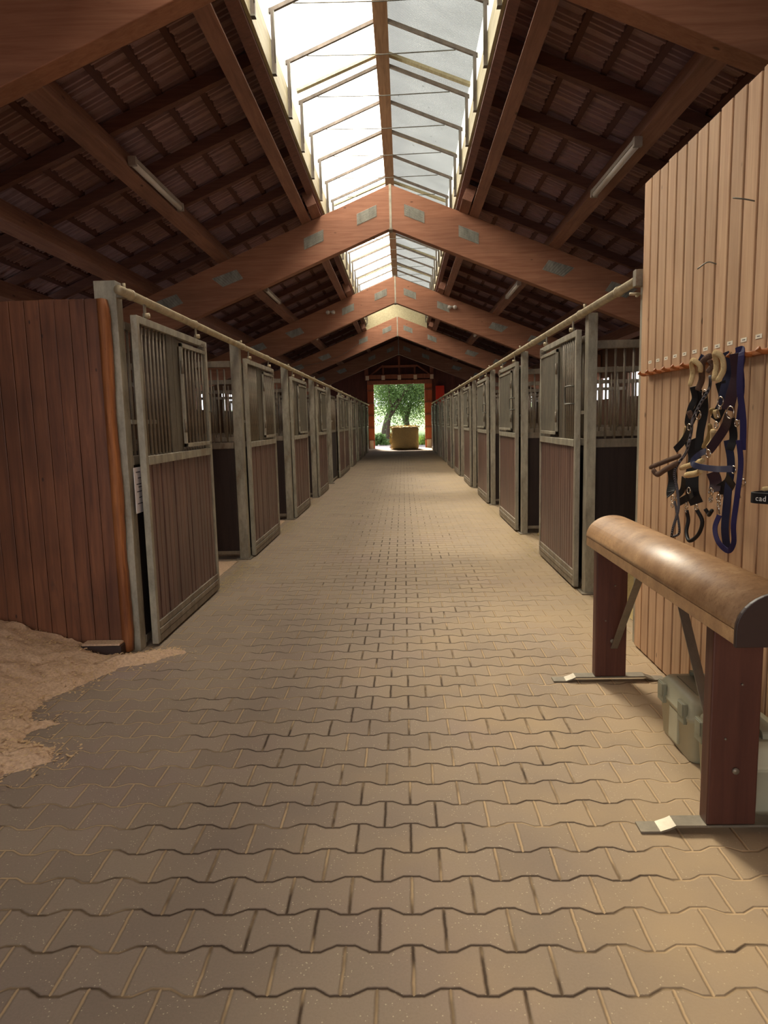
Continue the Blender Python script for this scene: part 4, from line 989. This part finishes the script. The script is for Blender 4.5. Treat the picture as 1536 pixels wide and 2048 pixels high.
def tree(label, x, y, lean, hgt, crown, nl, seed, mat, rad=.16, lo=1.6):
    rs = random.Random(seed); r = thing('tree', label, 'tree', (x, y, -.05), 'trees outside the far door')
    m = MB(); tips = []
    def limb(p, d, L, rd, dep):
        pts = [p]; 
        for i in range(4):
            d = (d + Vector((rs.uniform(-.22, .22), rs.uniform(-.22, .22), .05))).normalized(); p = p + d * L / 4; pts.append(p)
        m.tube(sm(pts, 3), [rd * (1 - .55 * i / 12) for i in range(13)], 7)
        tips.append(p)
        if dep:
            for q in range(3 if dep > 1 else 3):
                a = rs.uniform(0, 6.28); s_ = rs.uniform(.5, .9)
                limb(pts[-1 - (q % 2)], (d + Vector((math.cos(a) * s_, math.sin(a) * s_, rs.uniform(-.1, .4)))).normalized(), L * rs.uniform(.6, .85), rd * .5, dep - 1)
    limb(Vector((0, 0, 0)), Vector(lean).normalized(), hgt, rad, 2)
    m.build('trunk', M['bark'], r)
    f = MB()
    for q in range(nl):
        c = rs.choice(tips); p = c + Vector((rs.gauss(0, crown), rs.gauss(0, crown), rs.gauss(0, crown * .8)))
        if p.z < lo * rs.uniform(.7, 1.1) or (y < 50 and p.z > 5.0): continue
        u = Vector((rs.gauss(0, 1), rs.gauss(0, 1), rs.gauss(0, 1))).normalized(); v = u.orthogonal().normalized(); l = rs.uniform(.045, .085)
        f.add([p - u * l, p - v * l * .5, p + u * l, p + v * l * .5], [(0, 1, 2, 3)])
    f.build('foliage', M[mat], r)
tree('gnarled tree right of centre behind the straw bale', .55, 46.0, (-.12, 0, 1), 2.1, .8, 15000, 1, 'leaf_dark', .22, 1.3)
tree('slim dark tree at the left edge of the far doorway', -1.15, 45.0, (.08, 0, 1), 2.5, .65, 12000, 2, 'leaf_dark', .17, 1.0)
tree('leaning tree at the right edge of the far doorway', 1.75, 46.5, (.35, 0, 1), 2.0, .8, 10000, 3, 'leaf', .18, 1.2)
tree('leafy tree standing outside the doorway to the left', -3.0, 46.5, (0, 0, 1), 2.4, 1.0, 9000, 4, 'leaf_dark', .18, .5)
tree('broad pale tree farther back beyond the doorway', -1.6, 56, (.05, 0, 1), 3.4, 1.5, 14000, 5, 'leaf', .25, 2.4)
tree('tall pale tree farther back to the right of the doorway', 2.2, 55, (.05, 0, 1), 2.6, 1.5, 14000, 6, 'leaf', .25, 1.8)
def shrub(label, x, y, s_, nl, seed, mat):
    rs = random.Random(seed); m = MB()
    for q in range(nl):
        a = rs.uniform(0, 6.28); e = rs.uniform(0, 1.5); R_ = s_ * rs.uniform(.5, 1.0) * (.8 + .7 * mn.noise(Vector((math.cos(a) * 2, math.sin(a) * 2 + seed, e * 2))))
        p = Vector((x + R_ * math.cos(a) * math.cos(e) * 1.3, y + R_ * math.sin(a) * math.cos(e), R_ * math.sin(e) * 1.2 + .02))
        u = Vector((rs.gauss(0, 1), rs.gauss(0, 1), rs.gauss(0, 1))).normalized(); v = u.orthogonal().normalized(); l = rs.uniform(.04, .08)
        m.add([p - u * l, p - v * l * .5, p + u * l, p + v * l * .5], [(0, 1, 2, 3)])
    tag(m.build('shrub', M[mat]), label, 'shrub', 'shrubs outside the far door')
shrub('low dark shrub left of the bale outside', -1.5, 43.9, .62, 2500, 41, 'leaf_dark')
shrub('low green shrub right of the bale outside', 1.7, 43.6, .6, 2500, 42, 'leaf')
shrub('dark shrub under the slim left tree', -.9, 45.4, .55, 2000, 43, 'leaf_dark')

tree('dark tree closing the view between the two pale ones', .3, 60, (0, 0, 1), 3.4, 1.6, 12000, 9, 'leaf_dark', .25, 2.6)
